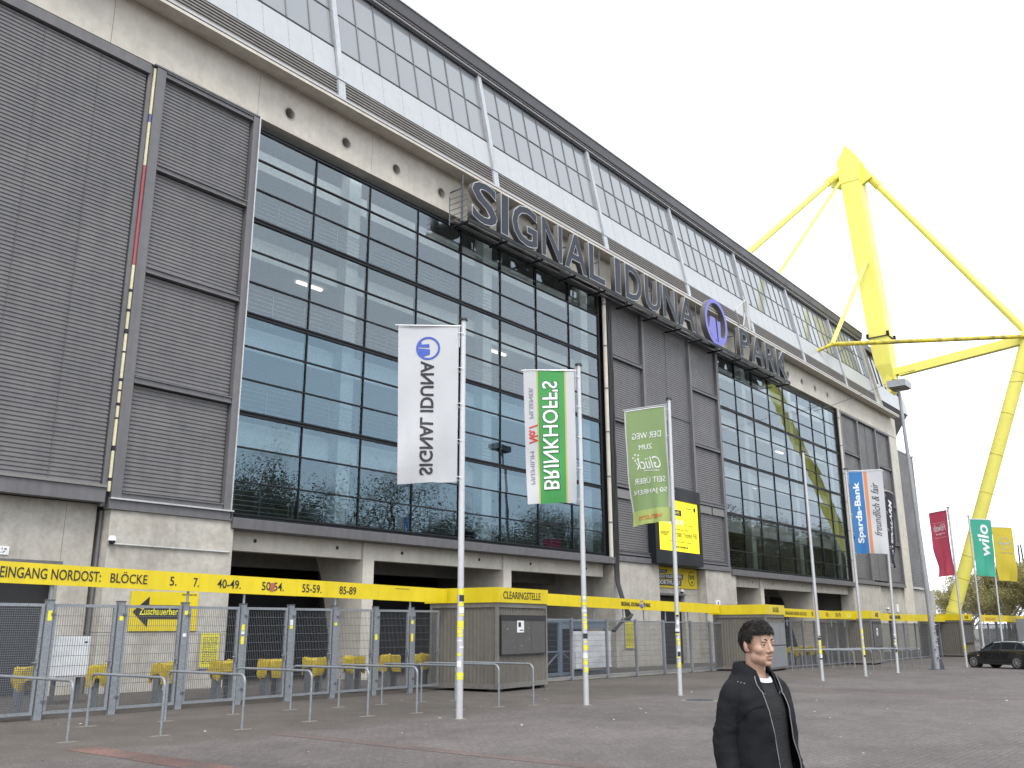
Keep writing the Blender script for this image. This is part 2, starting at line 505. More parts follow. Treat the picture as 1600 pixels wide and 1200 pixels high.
def rib_sheet(x0, x1, z0, z1, y, pitch=0.125, depth=0.030):
    prof = []
    n = int((z1-z0)/pitch)
    p = (z1-z0)/n
    for k in range(n):
        z = z0+k*p
        prof += [(y, z), (y, z+p*0.22), (y-depth, z+p*0.36), (y-depth, z+p*0.84)]
    prof.append((y, z1))
    m = MB(); m.sheet(prof, 'X', x0, x1)
    return m

def shutter_bay(name_z, x0, x1, z0, z1, seams=()):
    """one field of corrugated cladding in its steel frame: frame bars and the ribbed sheet"""
    b = part_empty('shutter_panel', stadium, ((x0+x1)/2, FY, z0))
    o = rib_sheet(x0+0.02, x1-0.02, z0+0.02, z1-0.02, FY-0.02).build('corrugated_sheet', 'shutter', b, fix=False)
    for sx in seams:
        MB().box(sx-0.005, sx+0.005, FY-0.067, FY-0.03, z0+0.05, z1-0.05).build('seam', 'shutter_frame', b)
    return b

def frame_bar(x0, x1, z0, z1, y0=FY-0.16, y1=FY+0.05, name='frame_bar', mat='shutter_frame'):
    return MB().box(x0, x1, y0, y1, z0, z1).build(name, mat, stadium)

ZS = [5.5, 9.06, 12.66, 16.22, 19.62]
# far left: one tall field of shutters without cross bars
shutter_bay('a', 1.0, 13.30, 5.75, 19.45, seams=(4.0, 7.0, 10.0, 11.75))
frame_bar(0.8, 13.34, 19.45, 19.80, FY-0.2)
frame_bar(0.8, 13.34, 5.30, 5.72, FY-0.30, FY+0.1)
MB().box(0.8, 13.36, FY-0.36, FY-0.14, 5.72, 5.80).build('flashing', 'sign_side', stadium)
frame_bar(13.32, 13.46, 5.2, 19.80, FY-0.1)
frame_bar(13.56, 13.88, 5.2, 19.80, FY-0.22)

def cross_barred(xa, xb, post=0.26):
    for k in range(4):
        shutter_bay('b', xa, xb, ZS[k]+0.17, ZS[k+1]-(0.05 if k < 3 else 0.0), seams=())
    for k in range(5):
        z = ZS[k]
        o = MB()
        o.box(xa, xb, FY-0.24, FY+0.02, z+0.13, z+0.168); o.box(xa, xb, FY-0.24, FY+0.02, z-0.05, z-0.012)
        o.box(xa, xb, FY-0.19, FY+0.02, z-0.012, z+0.13)
        o.build('cross_beam', 'shutter_frame', stadium)
cross_barred(13.90, 17.36)
frame_bar(17.38, 17.62, 5.2, 19.80, FY-0.22)
MB().box(17.62, 17.665, FY-0.26, FY+0.1, 5.2, 19.9).build('edge_trim', 'sign_trim', stadium)
frame_bar(13.46, 17.66, 19.82, 19.88, FY-0.24)
frame_bar(13.50, 17.70, 5.14, 5.42, FY-0.26)
MB().box(13.5, 17.7, FY-0.34, FY-0.2, 5.42, 5.47).build('flashing', 'sign_trim', stadium)

# middle field between the two glass halls
frame_bar(40.98, 41.10, 5.2, 19.8)
cross_barred(41.12, 44.56)
frame_bar(44.58, 44.82, 5.2, 19.8, FY-0.22)
shutter_bay('c', 44.84, 50.30, 5.45, 19.62, seams=(47.6,))
MB().box(44.84, 50.30, FY-0.1, FY, 14.0, 14.05).build('sheet_lap', 'shutter_frame', stadium)
frame_bar(50.32, 50.56, 5.2, 19.8, FY-0.22)
cross_barred(50.58, 54.10)
frame_bar(54.12, 54.42, 5.2, 19.8, FY-0.22)
frame_bar(41.0, 54.44, 5.10, 5.38, FY-0.26)
frame_bar(41.0, 54.44, 19.64, 19.80, FY-0.25)
# pale blind boxes above two of the shutters
for xx, zz in ((41.2, 8.55), (50.7, 8.62), (52.5, 8.62)):
    MB().box(xx, xx+1.65, FY-0.17, FY-0.05, zz-0.12, zz+0.34).build('blind_box', 'sign_side', stadium)

# right field beyond the second glass hall
frame_bar(77.55, 77.95, 5.3, 19.8, FY-0.24)
cross_barred(77.97, 81.95)
frame_bar(81.97, 82.25, 5.3, 19.8, FY-0.24)
shutter_bay('d', 82.27, 86.95, 5.6, 19.62, seams=(84.6,))
frame_bar(86.97, 87.25, 5.3, 19.8, FY-0.24)
cross_barred(87.27, 91.1)
frame_bar(91.12, 91.38, 5.3, 19.8, FY-0.24)
frame_bar(77.5, 91.4, 5.2, 5.48, FY-0.28)
frame_bar(77.5, 91.4, 19.64, 19.82, FY-0.27)

# long rolled banner edge that hangs beside the shutters: its colours change down its length
hb = part_empty('hanging_strip', stadium, (13.5, FY-0.1, 5.6))
segs = [(19.75, 18.05, 'strip_cream'), (18.05, 17.75, 'strip_violet'), (17.75, 16.2, 'strip_cream'), (16.2, 12.75, 'strip_red')]
z = 12.75
while z > 5.7:
    d = rnd.choice((0.35, 0.55, 0.8, 0.25)); segs.append((z, max(5.65, z-d), 'strip_cream')); z -= d
    if z > 5.9:
        d = rnd.choice((0.06, 0.10, 0.16)); segs.append((z, z-d, 'black_print')); z -= d
for a, b, mm in segs:
    MB().box(13.475, 13.545, FY-0.16, FY-0.1, b, a).build('strip_segment', mm, hb)

# ---- concrete beam above with its round openings, in panels
def hole_panel(x0, x1, z0, z1, holes, y0=FY-0.1, depth=0.5, rad=0.235, parent=stadium):
    m = MB()
    n = 24
    cells = []
    edges = sorted([x0, x1] + [(holes[k]+holes[k+1])/2 for k in range(len(holes)-1)])
    if not holes:
        m.box(x0, x1, y0, y0+depth, z0, z1)
        return m.build('concrete_panel', 'concrete', parent)
    for k, hx in enumerate(holes):
        a, b = edges[k], edges[k+1]
        hz = (z0+z1)/2-0.16
        circ, sq = [], []
        for j in range(n):
            t = 2*PI*j/n+PI/n
            c, s = math.cos(t), math.sin(t)
            circ.append((hx+rad*c, hz+rad*s))
            # project onto the cell's rectangle
            kx = ((b-hx) if c > 0 else (hx-a))/max(abs(c), 1e-6)
            kz = ((z1-hz) if s > 0 else (hz-z0))/max(abs(s), 1e-6)
            q = min(kx, kz); sq.append((hx+q*c, hz+q*s))
        corners = [(b, z1), (a, z1), (a, z0), (b, z0)]
        i = len(m.v)
        m.v += [(x, y0, zz) for x, zz in circ] + [(x, y0, zz) for x, zz in sq] + [(x, y0+0.42, zz) for x, zz in circ]
        for j in range(n):
            j2 = (j+1) % n
            # add the rectangle's corner where the edge turns
            (xa_, za_), (xb_, zb_) = sq[j], sq[j2]
            if abs(xa_-xb_) > 1e-4 and abs(za_-zb_) > 1e-4:
                cx = xa_ if (abs(xa_-a) < 1e-4 or abs(xa_-b) < 1e-4) else xb_
                cz = za_ if (abs(za_-z0) < 1e-4 or abs(za_-z1) < 1e-4) else zb_
                m.v.append((cx, y0, cz)); ci = len(m.v)-1
                m.f.append((i+j, i+n+j, ci, i+n+j2, i+j2)); m.m.append(0)
            else:
                m.f.append((i+j, i+n+j, i+n+j2, i+j2)); m.m.append(0)
            m.f.append((i+j, i+j2, i+2*n+j2, i+2*n+j)); m.m.append(0)
        m.f.append(tuple(i+2*n+j for j in range(n))); m.m.append(1)
    # underside, top and ends
    for (za) in (z0, z1):
        m.poly([(x0, y0, za), (x1, y0, za), (x1, y0+depth, za), (x0, y0+depth, za)])
    for xa in (x0, x1):
        m.poly([(xa, y0, z0), (xa, y0+depth, z0), (xa, y0+depth, z1), (xa, y0, z1)])
    o = m.build('concrete_panel', ['concrete', 'concrete_dark'], parent, fix=False)
    for hx in holes:       # pale lining ring of each opening
        hz = (z0+z1)/2-0.16
        r = MB()
        A, B = [], []
        for j in range(n):
            t = 2*PI*j/n
            A.append((hx+(rad+0.035)*math.cos(t), y0-0.012, hz+(rad+0.035)*math.sin(t)))
            B.append((hx+(rad-0.02)*math.cos(t), y0-0.012, hz+(rad-0.02)*math.sin(t)))
        C2 = [(x, y+0.3, z) for x, y, z in B]
        D2 = [(x, y+0.02, z) for x, y, z in A]
        r.ring_loft([D2, A, B, C2], cap=False)
        r.build('opening_ring', 'concrete_base', o)
    return o
beam = part_empty('concrete_beam', stadium, (54, FY, 19.8))
PW = 5.64
x = 17.6-PW*3
while x < 94.2:
    x1 = min(x+PW, 94.3)
    mid = [x+PW*0.25, x+PW*0.75]
    hs = [h for h in mid if (18 < h < 40.4) or (54.6 < h < 77.2)]
    if len(hs) == 1 or x1-x < PW-0.1: hs = hs[:1] if len(hs) == 1 else []
    hole_panel(x+0.008, x1-0.008, 19.90, 21.81, hs, parent=beam)
    x += PW
# jutting cornice: soffit slabs with a pale metal edge
x = 17.6-PW*3
k = 0
while x < 92.0:
    x1 = min(x+PW*2, 92.95)
    MB().prism([(25.12, 21.70), (25.885, 21.82), (26.9, 21.90), (26.9, 22.05), (25.12, 21.84)], 'X', x+0.006, x1-0.006).build('cornice_slab', 'concrete', stadium)
    e = MB().prism([(25.04, 21.69), (25.115, 21.69), (25.115, 21.80), (25.04, 21.80)], 'X', x+0.004, x1-0.004).build('cornice_edge', 'concrete', stadium)
    MB().prism([(25.03, 21.845), (25.45, 21.90), (25.45, 21.99), (25.03, 21.94)], 'X', x+0.004, x1-0.004).build('cornice_flashing', 'roof_white', stadium)
    x += PW*2
# ---- slanted upper storey: louvres, white panels, glazing, posts, roof edge
def slant(z): return 26.62+0.193*(z-22.6)
ux0, ux1, bay = 1.8, 94.0, 10.2
POSTS = [22.2-2*bay+bay*k for k in range(9)]      # 1.8 .. 83.4
POSTS.append(92.2)
for k in range(len(POSTS)-1):
    a, b = POSTS[k]+0.16, POSTS[k+1]-0.16
    # louvre strip
    m = MB()
    prof = []
    n = 13
    z0, z1 = 22.2, 24.26
    for j in range(n):
        z = z0+(z1-z0)*j/n; p = (z1-z0)/n
        prof += [(slant(z)+0.15, z), (slant(z)+0.015, z+p*0.22), (slant(z)+0.03, z+p*0.7)]
    m.sheet(prof, 'X', a, b)
    m.build('louvre_strip', 'louvre', stadium, fix=False)
    # white panels with visible joints
    nw = 8
    w = (b-a)/nw
    wp = part_empty('white_band', stadium, ((a+b)/2, slant(25), 24.3))
    for j in range(nw):
        pa, pb = a+w*j+0.006, a+w*(j+1)-0.006
        MB().prism([(slant(24.26), 24.26), (slant(25.82), 25.82), (slant(25.82)+0.12, 25.82), (slant(24.26)+0.3, 24.24)], 'X', pa, pb).build('white_panel', 'white_panel', wp)
        if j:
            rv = MB()
            for q in range(5):
                zz = 24.45+q*0.3
                rv.box(pa-0.03, pa-0.01, slant(zz)-0.008, slant(zz)+0.01, zz-0.012, zz+0.012)
            tag(rv.build('rivets', 'sign_side', wp), kind='stuff')
    # glazing: two rows of panes
    gl = part_empty('roof_glazing', stadium, ((a+b)/2, slant(28), 25.8))
    zz = (25.92, 27.98, 30.0)
    for j in range(nw):
        for r_ in range(2):
            za, zb = zz[r_]+0.03, zz[r_+1]-0.03
            pa, pb = a+w*j+0.025, a+w*(j+1)-0.025
            tl = rnd.uniform(-0.006, 0.006); t2 = rnd.uniform(-0.006, 0.006)
            MB().prism([(slant(za)+0.06+tl, za), (slant(zb)+0.06-tl, zb), (slant(zb)+0.09-tl, zb), (slant(za)+0.09+tl, za)], 'X', pa, pb).build('pane', 'band_glass', gl)
        if j:
            xx = a+w*j
            MB().prism([(slant(25.85)+0.01, 25.85), (slant(30.05)+0.01, 30.05), (slant(30.05)+0.1, 30.05), (slant(25.85)+0.1, 25.85)], 'X', xx-0.024, xx+0.024).build('glazing_bar', 'frame_alu', gl)
    MB().prism([(slant(27.96)+0.02, 27.955), (slant(28.0)+0.02, 28.005), (slant(28.0)+0.1, 28.005), (slant(27.96)+0.1, 27.955)], 'X', a, b).build('transom', 'frame_alu', gl)
    MB().prism([(slant(25.83)-0.01, 25.83), (slant(25.92)+0.0, 25.93), (slant(25.92)+0.12, 25.93), (slant(25.83)+0.12, 25.83)], 'X', a, b).build('sill_bar', 'frame_dark', gl)
    MB().box(a, b, slant(26)+0.9, slant(26)+1.0, 25.8, 30.1).build('backing', 'concrete_dark', gl)
for px in POSTS:
    MB().prism([(slant(24.2)-0.13, 24.2), (slant(30.12)-0.13, 30.12), (slant(30.12)+0.12, 30.12), (slant(24.2)+0.25, 24.2)], 'X', px-0.13, px+0.13).build('upper_post', 'post_white', stadium)
    MB().prism([(slant(22.1)-0.02, 22.1), (slant(24.2)-0.1, 24.2), (slant(24.2)+0.34, 24.2), (slant(22.1)+0.34, 22.1)], 'X', px-0.19, px+0.19).build('post_foot', 'post_white', stadium)
    MB().box(px-0.22, px+0.22, slant(24.2)-0.15, slant(24.2)+0.3, 24.14, 24.24).build('post_bracket', 'sign_trim', stadium)
ra, rb = 1.0, 92.6
MB().box(ra, rb, 27.96, 28.5, 30.0, 30.16).build('roof_soffit', 'roof_dark', stadium)
MB().box(ra, rb, 27.86, 27.95, 30.10, 30.17).build('roof_edge', 'roof_white', stadium)
MB().box(ra, rb, 27.80, 27.90, 30.22, 30.28).build('roof_edge', 'roof_white', stadium)
MB().prism([(27.90, 30.17), (27.72, 30.30), (27.62, 30.85), (28.4, 30.95), (34, 31.6), (34, 31.3), (28.5, 30.1)], 'X', ra, rb).build('roof', 'roof_dark', stadium)
MB().box(ra, rb, 27.57, 27.66, 30.82, 30.90).build('gutter_rim', 'sign_trim', stadium)
# plain end pier of the upper storey
MB().prism([(slant(22.2)-0.05, 22.2), (slant(30.1)-0.05, 30.1), (29.2, 30.1), (29.2, 22.2)], 'X', 92.35, 93.9).build('end_pier', 'concrete', stadium)

# ---- glass halls
GLAZE_Y = FY+0.02
for gi, (gx, pw) in enumerate(GLASS):
    x0, x1 = gx, gx+pw*NP
    cw = part_empty('curtain_wall', stadium, ((x0+x1)/2, FY, 5.3))
    for r_ in range(12):
        for c in range(NP):
            za = ROWS[r_]+(0.087 if r_ % 3 == 0 else 0.025); zb = ROWS[r_+1]-(0.087 if (r_+1) % 3 == 0 else 0.025)
            xa, xb = x0+pw*c+0.021, x0+pw*(c+1)-0.021
            t1, t2 = rnd.uniform(-.007, .007), rnd.uniform(-.005, .005)
            y = GLAZE_Y
            MB().poly([(xa, y+t1, za), (xb, y-t1, za), (xb, y-t1+t2, zb), (xa, y+t1+t2, zb)]).build('pane', 'blue_glass' if (gi == 0 and r_ < 6) else 'facade_glass', cw, fix=False)
    for c in range(NP+1):
        xx = x0+pw*c
        hw = 0.019 if 0 < c < NP else 0.07
        MB().box(xx-hw, xx+hw, FY-0.03, FY+0.16, ROWS[0]-0.1, ROWS[-1]+0.1).build('mullion', 'frame_dark', cw)
    for r_ in range(13):
        z = ROWS[r_]
        t = MB()
        if r_ % 3 == 0:
            t.box(x0, x1, FY-0.05, FY+0.10, z+0.03, z+0.085); t.box(x0, x1, FY-0.05, FY+0.10, z-0.085, z-0.03); t.box(x0, x1, FY-0.0, FY+0.10, z-0.03, z+0.03)
        else:
            t.box(x0, x1, FY-0.035, FY+0.08, z-0.023, z+0.023)
        t.build('transom', 'frame_dark', cw)
    # rooms behind the glass
    hall = part_empty('glass_hall_interior', stadium, ((x0+x1)/2, 30, 5.3))
    for f in range(5):
        z = ROWS[f*3]
        MB().box(x0-0.2, x1+0.2, 27.3, 35.0, z-0.16, z+0.02).build('floor_slab', 'interior_white', hall)
        MB().box(x0-0.2, x1+0.2, 26.98, 27.25, z-0.95, z-0.165).build('edge_beam', 'interior_white', hall)
        if f:
            for q in range(9):
                xx = x0+1.6+q*2.5+(0.6 if f % 2 else 0)
                for yy in (29.2, 32.0):
                    if (f in (2, 3) and (q*2+f) % 5 == 0 and yy < 30): MB().box(xx, xx+1.3, yy, yy+0.14, z-0.24, z-0.18).build('ceiling_light', 'strip_light', hall)
    MB().box(x0-0.2, x1+0.2, 35.0, 35.3, 5.2, 21).build('back_wall', 'interior_wall', hall)
    for s, xx in ((0, x0-0.5), (1, x1+0.2)):
        MB().box(xx, xx+0.3, 26.3, 35.3, 5.2, 21).build('side_wall', 'interior_wall', hall)
    MB().box(x0-0.2, x1+0.2, 26.35, 35.3, 20.6, 20.8).build('hall_ceiling', 'interior_white', hall)
    for c in (1.85, 4.85, 7.75):
        xx = x0+pw*c
        MB().box(xx-0.32, xx+0.32, 26.45, 26.95, 5.2, 20.6).build('hall_column', 'interior_white', hall)
    for f in range(4):
        z = ROWS[f*3]
        r = MB()
        for q in range(6):
            zz = z+0.24+q*0.165
            r.box(x0+0.05, x1-0.05, 26.28, 26.305, zz-0.012, zz+0.012)
        for q in range(17):
            xx = x0+pw*q/2
            r.box(xx-0.02, xx+0.02, 26.28, 26.33, z+0.1, z+1.12)
        tag(r.build('railing', 'rail_metal', hall), kind='stuff')
        if f == 0:
            MB().box(x0, x1, 27.9, 28.0, z+0.03, z+2.5).build('shade_sheet', 'rubber_black', hall)  # added black sheet: its colour stands for the gloom of the unlit floor
        if f in (0, 1, 2):
            # tables and seats stand at the front of the lower floors
            tb = MB()
            for q in range(22):
                xx = x0+0.7+q*0.99+rnd.uniform(-.15, .15); yy = rnd.uniform(27.6, 30.0)
                if q % 3 == 0:
                    tb.box(xx-0.4, xx+0.4, yy-0.4, yy+0.4, z+0.76, z+0.80); tb.box(xx-0.03, xx+0.03, yy-0.03, yy+0.03, z+0.02, z+0.76)
                else:
                    tb.box(xx-0.22, xx+0.22, yy-0.22, yy+0.22, z+0.43, z+0.48); tb.box(xx-0.22, xx+0.22, yy+0.18, yy+0.22, z+0.48, z+0.95)
                    for sx in (-.2, .2):
                        for sy in (-.2, .2): tb.box(xx+sx-.015, xx+sx+.015, yy+sy-.015, yy+sy+.015, z+0.02, z+0.43)
            tag(tb.build('tables_and_seats', 'container_grey', hall), kind='stuff')
    # steel channel under the glass, concrete beam and columns of the open undercroft
    MB().prism([(25.72, 4.92), (25.70, 5.24), (25.80, 5.27), (26.4, 5.27), (26.4, 4.90), (25.78, 4.90)], 'X', x0+0.02, x1+0.55).build('steel_channel', 'shutter_frame', stadium)
    under = part_empty('undercroft', stadium, ((x0+x1)/2, 30, 0))
    cols = (x0+6.5, x0+14.9) if gi == 0 else (x0+5.5, x0+14.9)
    bounds = [x0+0.16] + [c for c in cols] + [x1+0.6]
    for k in range(3):
        a, b = bounds[k]+(0.285 if k else 0), bounds[k+1]-0.285
        bm_ = MB().box(a, b, 26.34, 26.75, 4.26, 4.898).build('undercroft_beam', 'concrete', under)
        for hx in (a+(b-a)*0.2, a+(b-a)*0.8):
            MB().cyl((hx, 26.33, 4.62), (hx, 26.36, 4.62), 0.07, n=12).build('beam_hole', 'rubber_black', bm_)
    for c in cols:
        MB().prism([(26.25, -0.5), (26.25, 4.895), (29.2, 4.895), (28.6, 3.6), (27.5, -0.5)], 'X', c-0.28, c+0.28).build('undercroft_column', 'concrete', under)
    for c in (x0+3, x0+10.5, x0+18.5):
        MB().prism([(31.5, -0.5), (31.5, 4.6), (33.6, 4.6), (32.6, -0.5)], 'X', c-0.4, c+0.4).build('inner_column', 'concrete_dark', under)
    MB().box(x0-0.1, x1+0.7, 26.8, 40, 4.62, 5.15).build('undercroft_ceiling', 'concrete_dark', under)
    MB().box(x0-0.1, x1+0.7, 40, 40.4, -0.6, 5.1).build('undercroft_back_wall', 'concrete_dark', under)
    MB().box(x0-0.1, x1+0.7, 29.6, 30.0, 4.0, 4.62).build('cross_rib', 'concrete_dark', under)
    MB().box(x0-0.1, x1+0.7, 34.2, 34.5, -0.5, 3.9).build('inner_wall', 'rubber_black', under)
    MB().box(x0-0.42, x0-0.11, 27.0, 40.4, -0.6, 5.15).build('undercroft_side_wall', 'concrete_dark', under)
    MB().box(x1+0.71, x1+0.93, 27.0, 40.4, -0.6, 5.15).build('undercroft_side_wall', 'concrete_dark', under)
    for c in (x0+2.2, x0+9.4, x0+17.5):
        MB().box(c, c+2.6, 27.5, 27.6, 4.52, 4.6).build('light_fitting', 'galvanised', under)

# ---- concrete base in panels
base = part_empty('concrete_base', stadium, (54, FY, 0))
def panel(x0, x1, y0, y1, z0, z1):
    return MB().box(x0+0.006, x1-0.006, y0, y1, z0+0.006, z1-0.006).build('concrete_panel', 'concrete_base', base)
panel(1, 12.55, 26.3, 27, 3.55, 5.30); panel(1, 10.0, 26.3, 27, -0.3, 3.55); panel(12.55, 13.45, 26.3, 27, -0.3, 5.3)
MB().box(10.0, 12.55, 26.75, 26.85, -0.2, 3.55).build('roller_door', 'rubber_black', base)
MB().box(9.9, 12.6, 26.22, 26.32, 3.47, 3.60).build('lintel', 'shutter_frame', base)
panel(13.62, 17.84, 25.82, 26.9, 1.66, 5.14); panel(13.62, 17.84, 25.82, 26.9, -0.3, 1.66)
panel(13.66, 17.84, 26.9, 33.0, -0.3, 5.1)
MB().cyl((13.55, 26.22, -0.2), (13.55, 26.22, 5.12), 0.05, n=14).build('downpipe', 'shutter_frame', base, smooth=True)
# middle
panel(40.86, 45.5, 25.85, 26.9, 3.0, 5.10); panel(40.86, 45.5, 25.85, 26.9, -0.6, 3.0)
panel(45.5, 51.1, 26.45, 27.2, 3.55, 5.12); panel(45.5, 46.1, 26.45, 27.2, -0.6, 3.55); panel(49.4, 51.1, 26.45, 27.2, -0.6, 3.55)
MB().box(46.1, 49.4, 26.7, 26.8, -0.5, 3.55).build('service_door', 'frame_dark', base)
MB().box(46.05, 49.45, 26.38, 26.46, 3.5, 3.62).build('lintel', 'shutter_frame', base)
panel(51.1, 55.2, 25.85, 26.9, 3.1, 5.08); panel(51.1, 55.2, 25.85, 26.9, -0.6, 3.1)
panel(40.86, 41.2, 26.9, 33, -0.6, 5.1); panel(54.4, 55.2, 26.9, 33, -0.6, 5.1)
# right
panel(77.2, 84.4, 25.9, 27, 2.9, 5.18); panel(77.2, 84.4, 25.9, 27, -0.8, 2.9)
panel(84.4, 91.4, 26.1, 27, 2.9, 5.18); panel(84.4, 86.2, 26.1, 27, -0.8, 2.9); panel(88.4, 91.4, 26.1, 27, -0.8, 2.9)
MB().box(86.2, 88.4, 26.5, 26.6, -0.8, 2.9).build('service_door', 'frame_dark', base)
z = -0.8
for k, zz in enumerate((-0.8, 2.9, 5.9, 8.9, 11.9, 14.9, 17.6, 19.88)):
    if k:
        MB().box(91.42, 94.3, FY-0.06, FY+3, z+0.006, zz-0.006).build('corner_panel', 'concrete', base)
    z = zz
# main body behind the front, so that nothing shows through
MB().box(1.5, 13.4, 26.9, 40, 5.0, 22).build('wall_core', 'concrete_dark', stadium)
MB().box(41.2, 54.3, 27.25, 40, -0.5, 22).build('wall_core', 'concrete_dark', stadium)
MB().box(78.0, 93.8, 27.2, 40, -0.5, 22).build('wall_core', 'concrete_dark', stadium)
MB().box(13.4, 17.5, 26.95, 40, 5.2, 22).build('wall_core', 'concrete_dark', stadium)
MB().box(1.5, 93.4, 28.6, 34, 22.2, 30.2).build('upper_core', 'concrete_dark', stadium)
# pale drain pipes and the fat black cables beside the first hall
for xx in (40.62, 77.38):
    MB().cyl((xx, 25.82, 5.0), (xx, 25.82, 19.85), 0.11, n=14).build('drain_pipe', 'concrete', stadium, smooth=True)
    for zz in (7, 9.4, 11.8, 14.2, 16.6, 19): MB().cyl((xx, 25.82, zz), (xx, 25.82, zz+0.06), 0.135, n=14).build('pipe_clamp', 'shutter_frame', stadium)
cb = part_empty('cable_run', stadium, (40.9, 25.7, 0))
for k in range(3):
    xx = 40.86+0.11*k
    pts = [(xx, 25.78-0.03*k, 19.6)]
    for j in range(1, 14):
        pts.append((xx+rnd.uniform(-.05, .05), 25.76-0.03*k+rnd.uniform(-.02, .02), 19.6-j*1.15))
    pts += [(xx-0.15, 25.6, 3.9), (xx-0.5, 25.1, 3.0), (xx-1.2-0.3*k, 24.2, 2.35-0.08*k), (xx-2.6, 23.4, 2.12+0.1*k), (xx-4.2, 22.8, 2.1), (xx-5.2-0.2*k, 22.6, 1.6)]
    MB().tube(pts, 0.06, 8).build('cable', 'cable_black', cb, smooth=True)
# pipe and dome camera on the left block, number plate, notices
MB().cyl((13.62, 25.77, 4.14), (17.72, 25.77, 4.13), 0.03, n=10).build('conduit', 'sign_trim', base, smooth=True)

# ---- far corner block of the stadium
corner = thing('stadium_corner_block', 'dark clad corner block with slanted white upper storey behind the yellow mast', 'building', (103, 29, 0))
rib_sheet(101.2, 107.2, 5.7, 20.0, 28.0, 0.16).build('corrugated_sheet', 'shutter', corner, fix=False)
MB().box(97.5, 107.3, 28.06, 44, 5.6, 20.1).build('clad_core', 'shutter_frame', corner)
MB().box(101.1, 107.4, 27.9, 28.05, 20.0, 20.2).build('parapet_trim', 'sign_trim', corner)
MB().box(101.1, 107.4, 27.9, 28.05, 5.5, 5.7).build('lower_trim', 'sign_trim', corner)
MB().box(94.4, 110, 28.1, 44, -0.8, 5.5).build('base_wall', 'concrete_base', corner)
MB().prism([(30.0, 26.6), (30.35, 28.6), (36, 28.6), (36, 26.4)], 'X', 96.5, 115.4).build('white_band', 'white_panel', corner)
MB().prism([(30.38, 28.65), (31.1, 32.4), (36, 32.4), (36, 28.65)], 'X', 96.5, 114.8).build('glazing_band', 'band_glass', corner)
for k in range(13):
    xx = 96.8+k*1.48
    MB().prism([(30.3, 28.65), (31.02, 32.4), (31.2, 32.4), (30.5, 28.65)], 'X', xx-0.06, xx+0.06).build('glazing_bar', 'frame_dark', corner)
MB().prism([(30.02, 26.55), (33.5, 21.2), (36, 21.2), (36, 26.35)], 'X', 96.5, 115.0).build('dark_soffit', 'roof_dark', corner)
MB().box(96, 115.2, 30.7, 36, 32.45, 33.1).build('roof', 'roof_dark', corner)
# ------------------------------------------------------------------ yellow roof pylon
pylon = thing('roof_pylon', 'giant bright yellow steel mast with stays and outrigger at the stadium corner', 'pylon', (94.4, 24.0, -0.5))
M0, M1 = Vector((92.95, 25.6, 24.9)), Vector((93.7, 27.3, 49.0))
NODE = Vector((95.0, 13.1, 28.3))
ax = (M1-M0).normalized()
def mast_ring(p, wx, wy):
    return [p+Vector((sx*wx/2, sy*wy/2, 0)) for sx, sy in ((-1, -1), (1, -1), (1, 1), (-1, 1))]
m = MB()
m.ring_loft([mast_ring(M0+Vector((0, -0.15, 0.6)), 1.4, 1.1), mast_ring(M0+ax*2.2, 2.0, 1.6), mast_ring(M0+ax*5.0, 2.15, 1.85), mast_ring(M1, 2.3, 1.95)])
m.build('mast', 'pylon_yellow', pylon)
m = MB()
foot = M0+Vector((0, -0.2, 0.35))
m.prism([(foot.y-0.65, foot.z-0.5), (foot.y+0.05, foot.z-1.1), (foot.y+0.75, foot.z+0.2), (foot.y+0.1, foot.z+0.75)], 'X', foot.x-0.8, foot.x+0.8).build('mast_shoe', 'pylon_yellow', pylon)
m = MB()
h0 = M1-ax*0.6
m.prism([(h0.y-1.03, h0.z-0.5), (h0.y-1.1, h0.z+2.2), (h0.y+0.05, h0.z+3.9), (h0.y+1.15, h0.z+2.1), (h0.y+1.03, h0.z-0.5)], 'X', h0.x-1.2, h0.x+1.2).build('mast_head', 'pylon_yellow', pylon)
MB().prism([(h0.y-2.1, h0.z-0.2), (h0.y-1.1, h0.z+2.0), (h0.y-1.0, h0.z-0.8)], 'X', h0.x-0.25, h0.x+0.25).build('gusset_plate', 'pylon_yellow', pylon)
MB().prism([(h0.y+2.2, h0.z-0.2), (h0.y+1.1, h0.z+2.0), (h0.y+1.0, h0.z-0.8)], 'X', h0.x-0.6, h0.x-0.1).build('gusset_plate', 'pylon_yellow', pylon)
rg = M0+ax*5.15
MB().box(rg.x-1.2, rg.x+1.2, rg.y-1.05, rg.y+1.05, rg.z-0.04, rg.z+0.04).build('mast_collar', 'rubber_black', pylon)
for sx, sy in ((-1.1, -1.0), (1.1, -1.0), (-1.1, 1.0)):
    MB().box(rg.x+sx-.12, rg.x+sx+.12, rg.y+sy-.12, rg.y+sy+.12, rg.z, rg.z+0.45).build('collar_lamp', 'frame_dark', pylon)
def stay(name, a, b, r, mat='pylon_yellow', n=14, sleeve=0):
    a, b = Vector(a), Vector(b)
    o = MB().cyl(a, b, r, n=n).build(name, mat, pylon, smooth=True)
    if sleeve:
        d = (b-a).normalized()
        for k in range(7):
            p = a+d*(1.2+k*0.22)
            MB().cyl(p, p+d*0.12, r*1.22, n=n).build('clamp_ring', mat, o, smooth=True)
        MB().cyl(a-d*0.8, a+d*1.2, r*1.15, n=n).build('stay_socket', mat, o, smooth=True)
    return o
hd = M1+ax*0.2
stay('stay', hd+Vector((-0.7, 1.2, 0.2)), (72.7, 35.3, 31.5), 0.34, sleeve=1)
stay('stay', hd+Vector((-0.9, 1.0, -0.9)), (78.0, 32.1, 31.5), 0.17)
stay('stay', hd+Vector((0.3, -1.2, 0.2)), NODE+Vector((0, 0.3, 0.6)), 0.36, sleeve=1)
A = Vector((78.7, 26.2, 26.05))
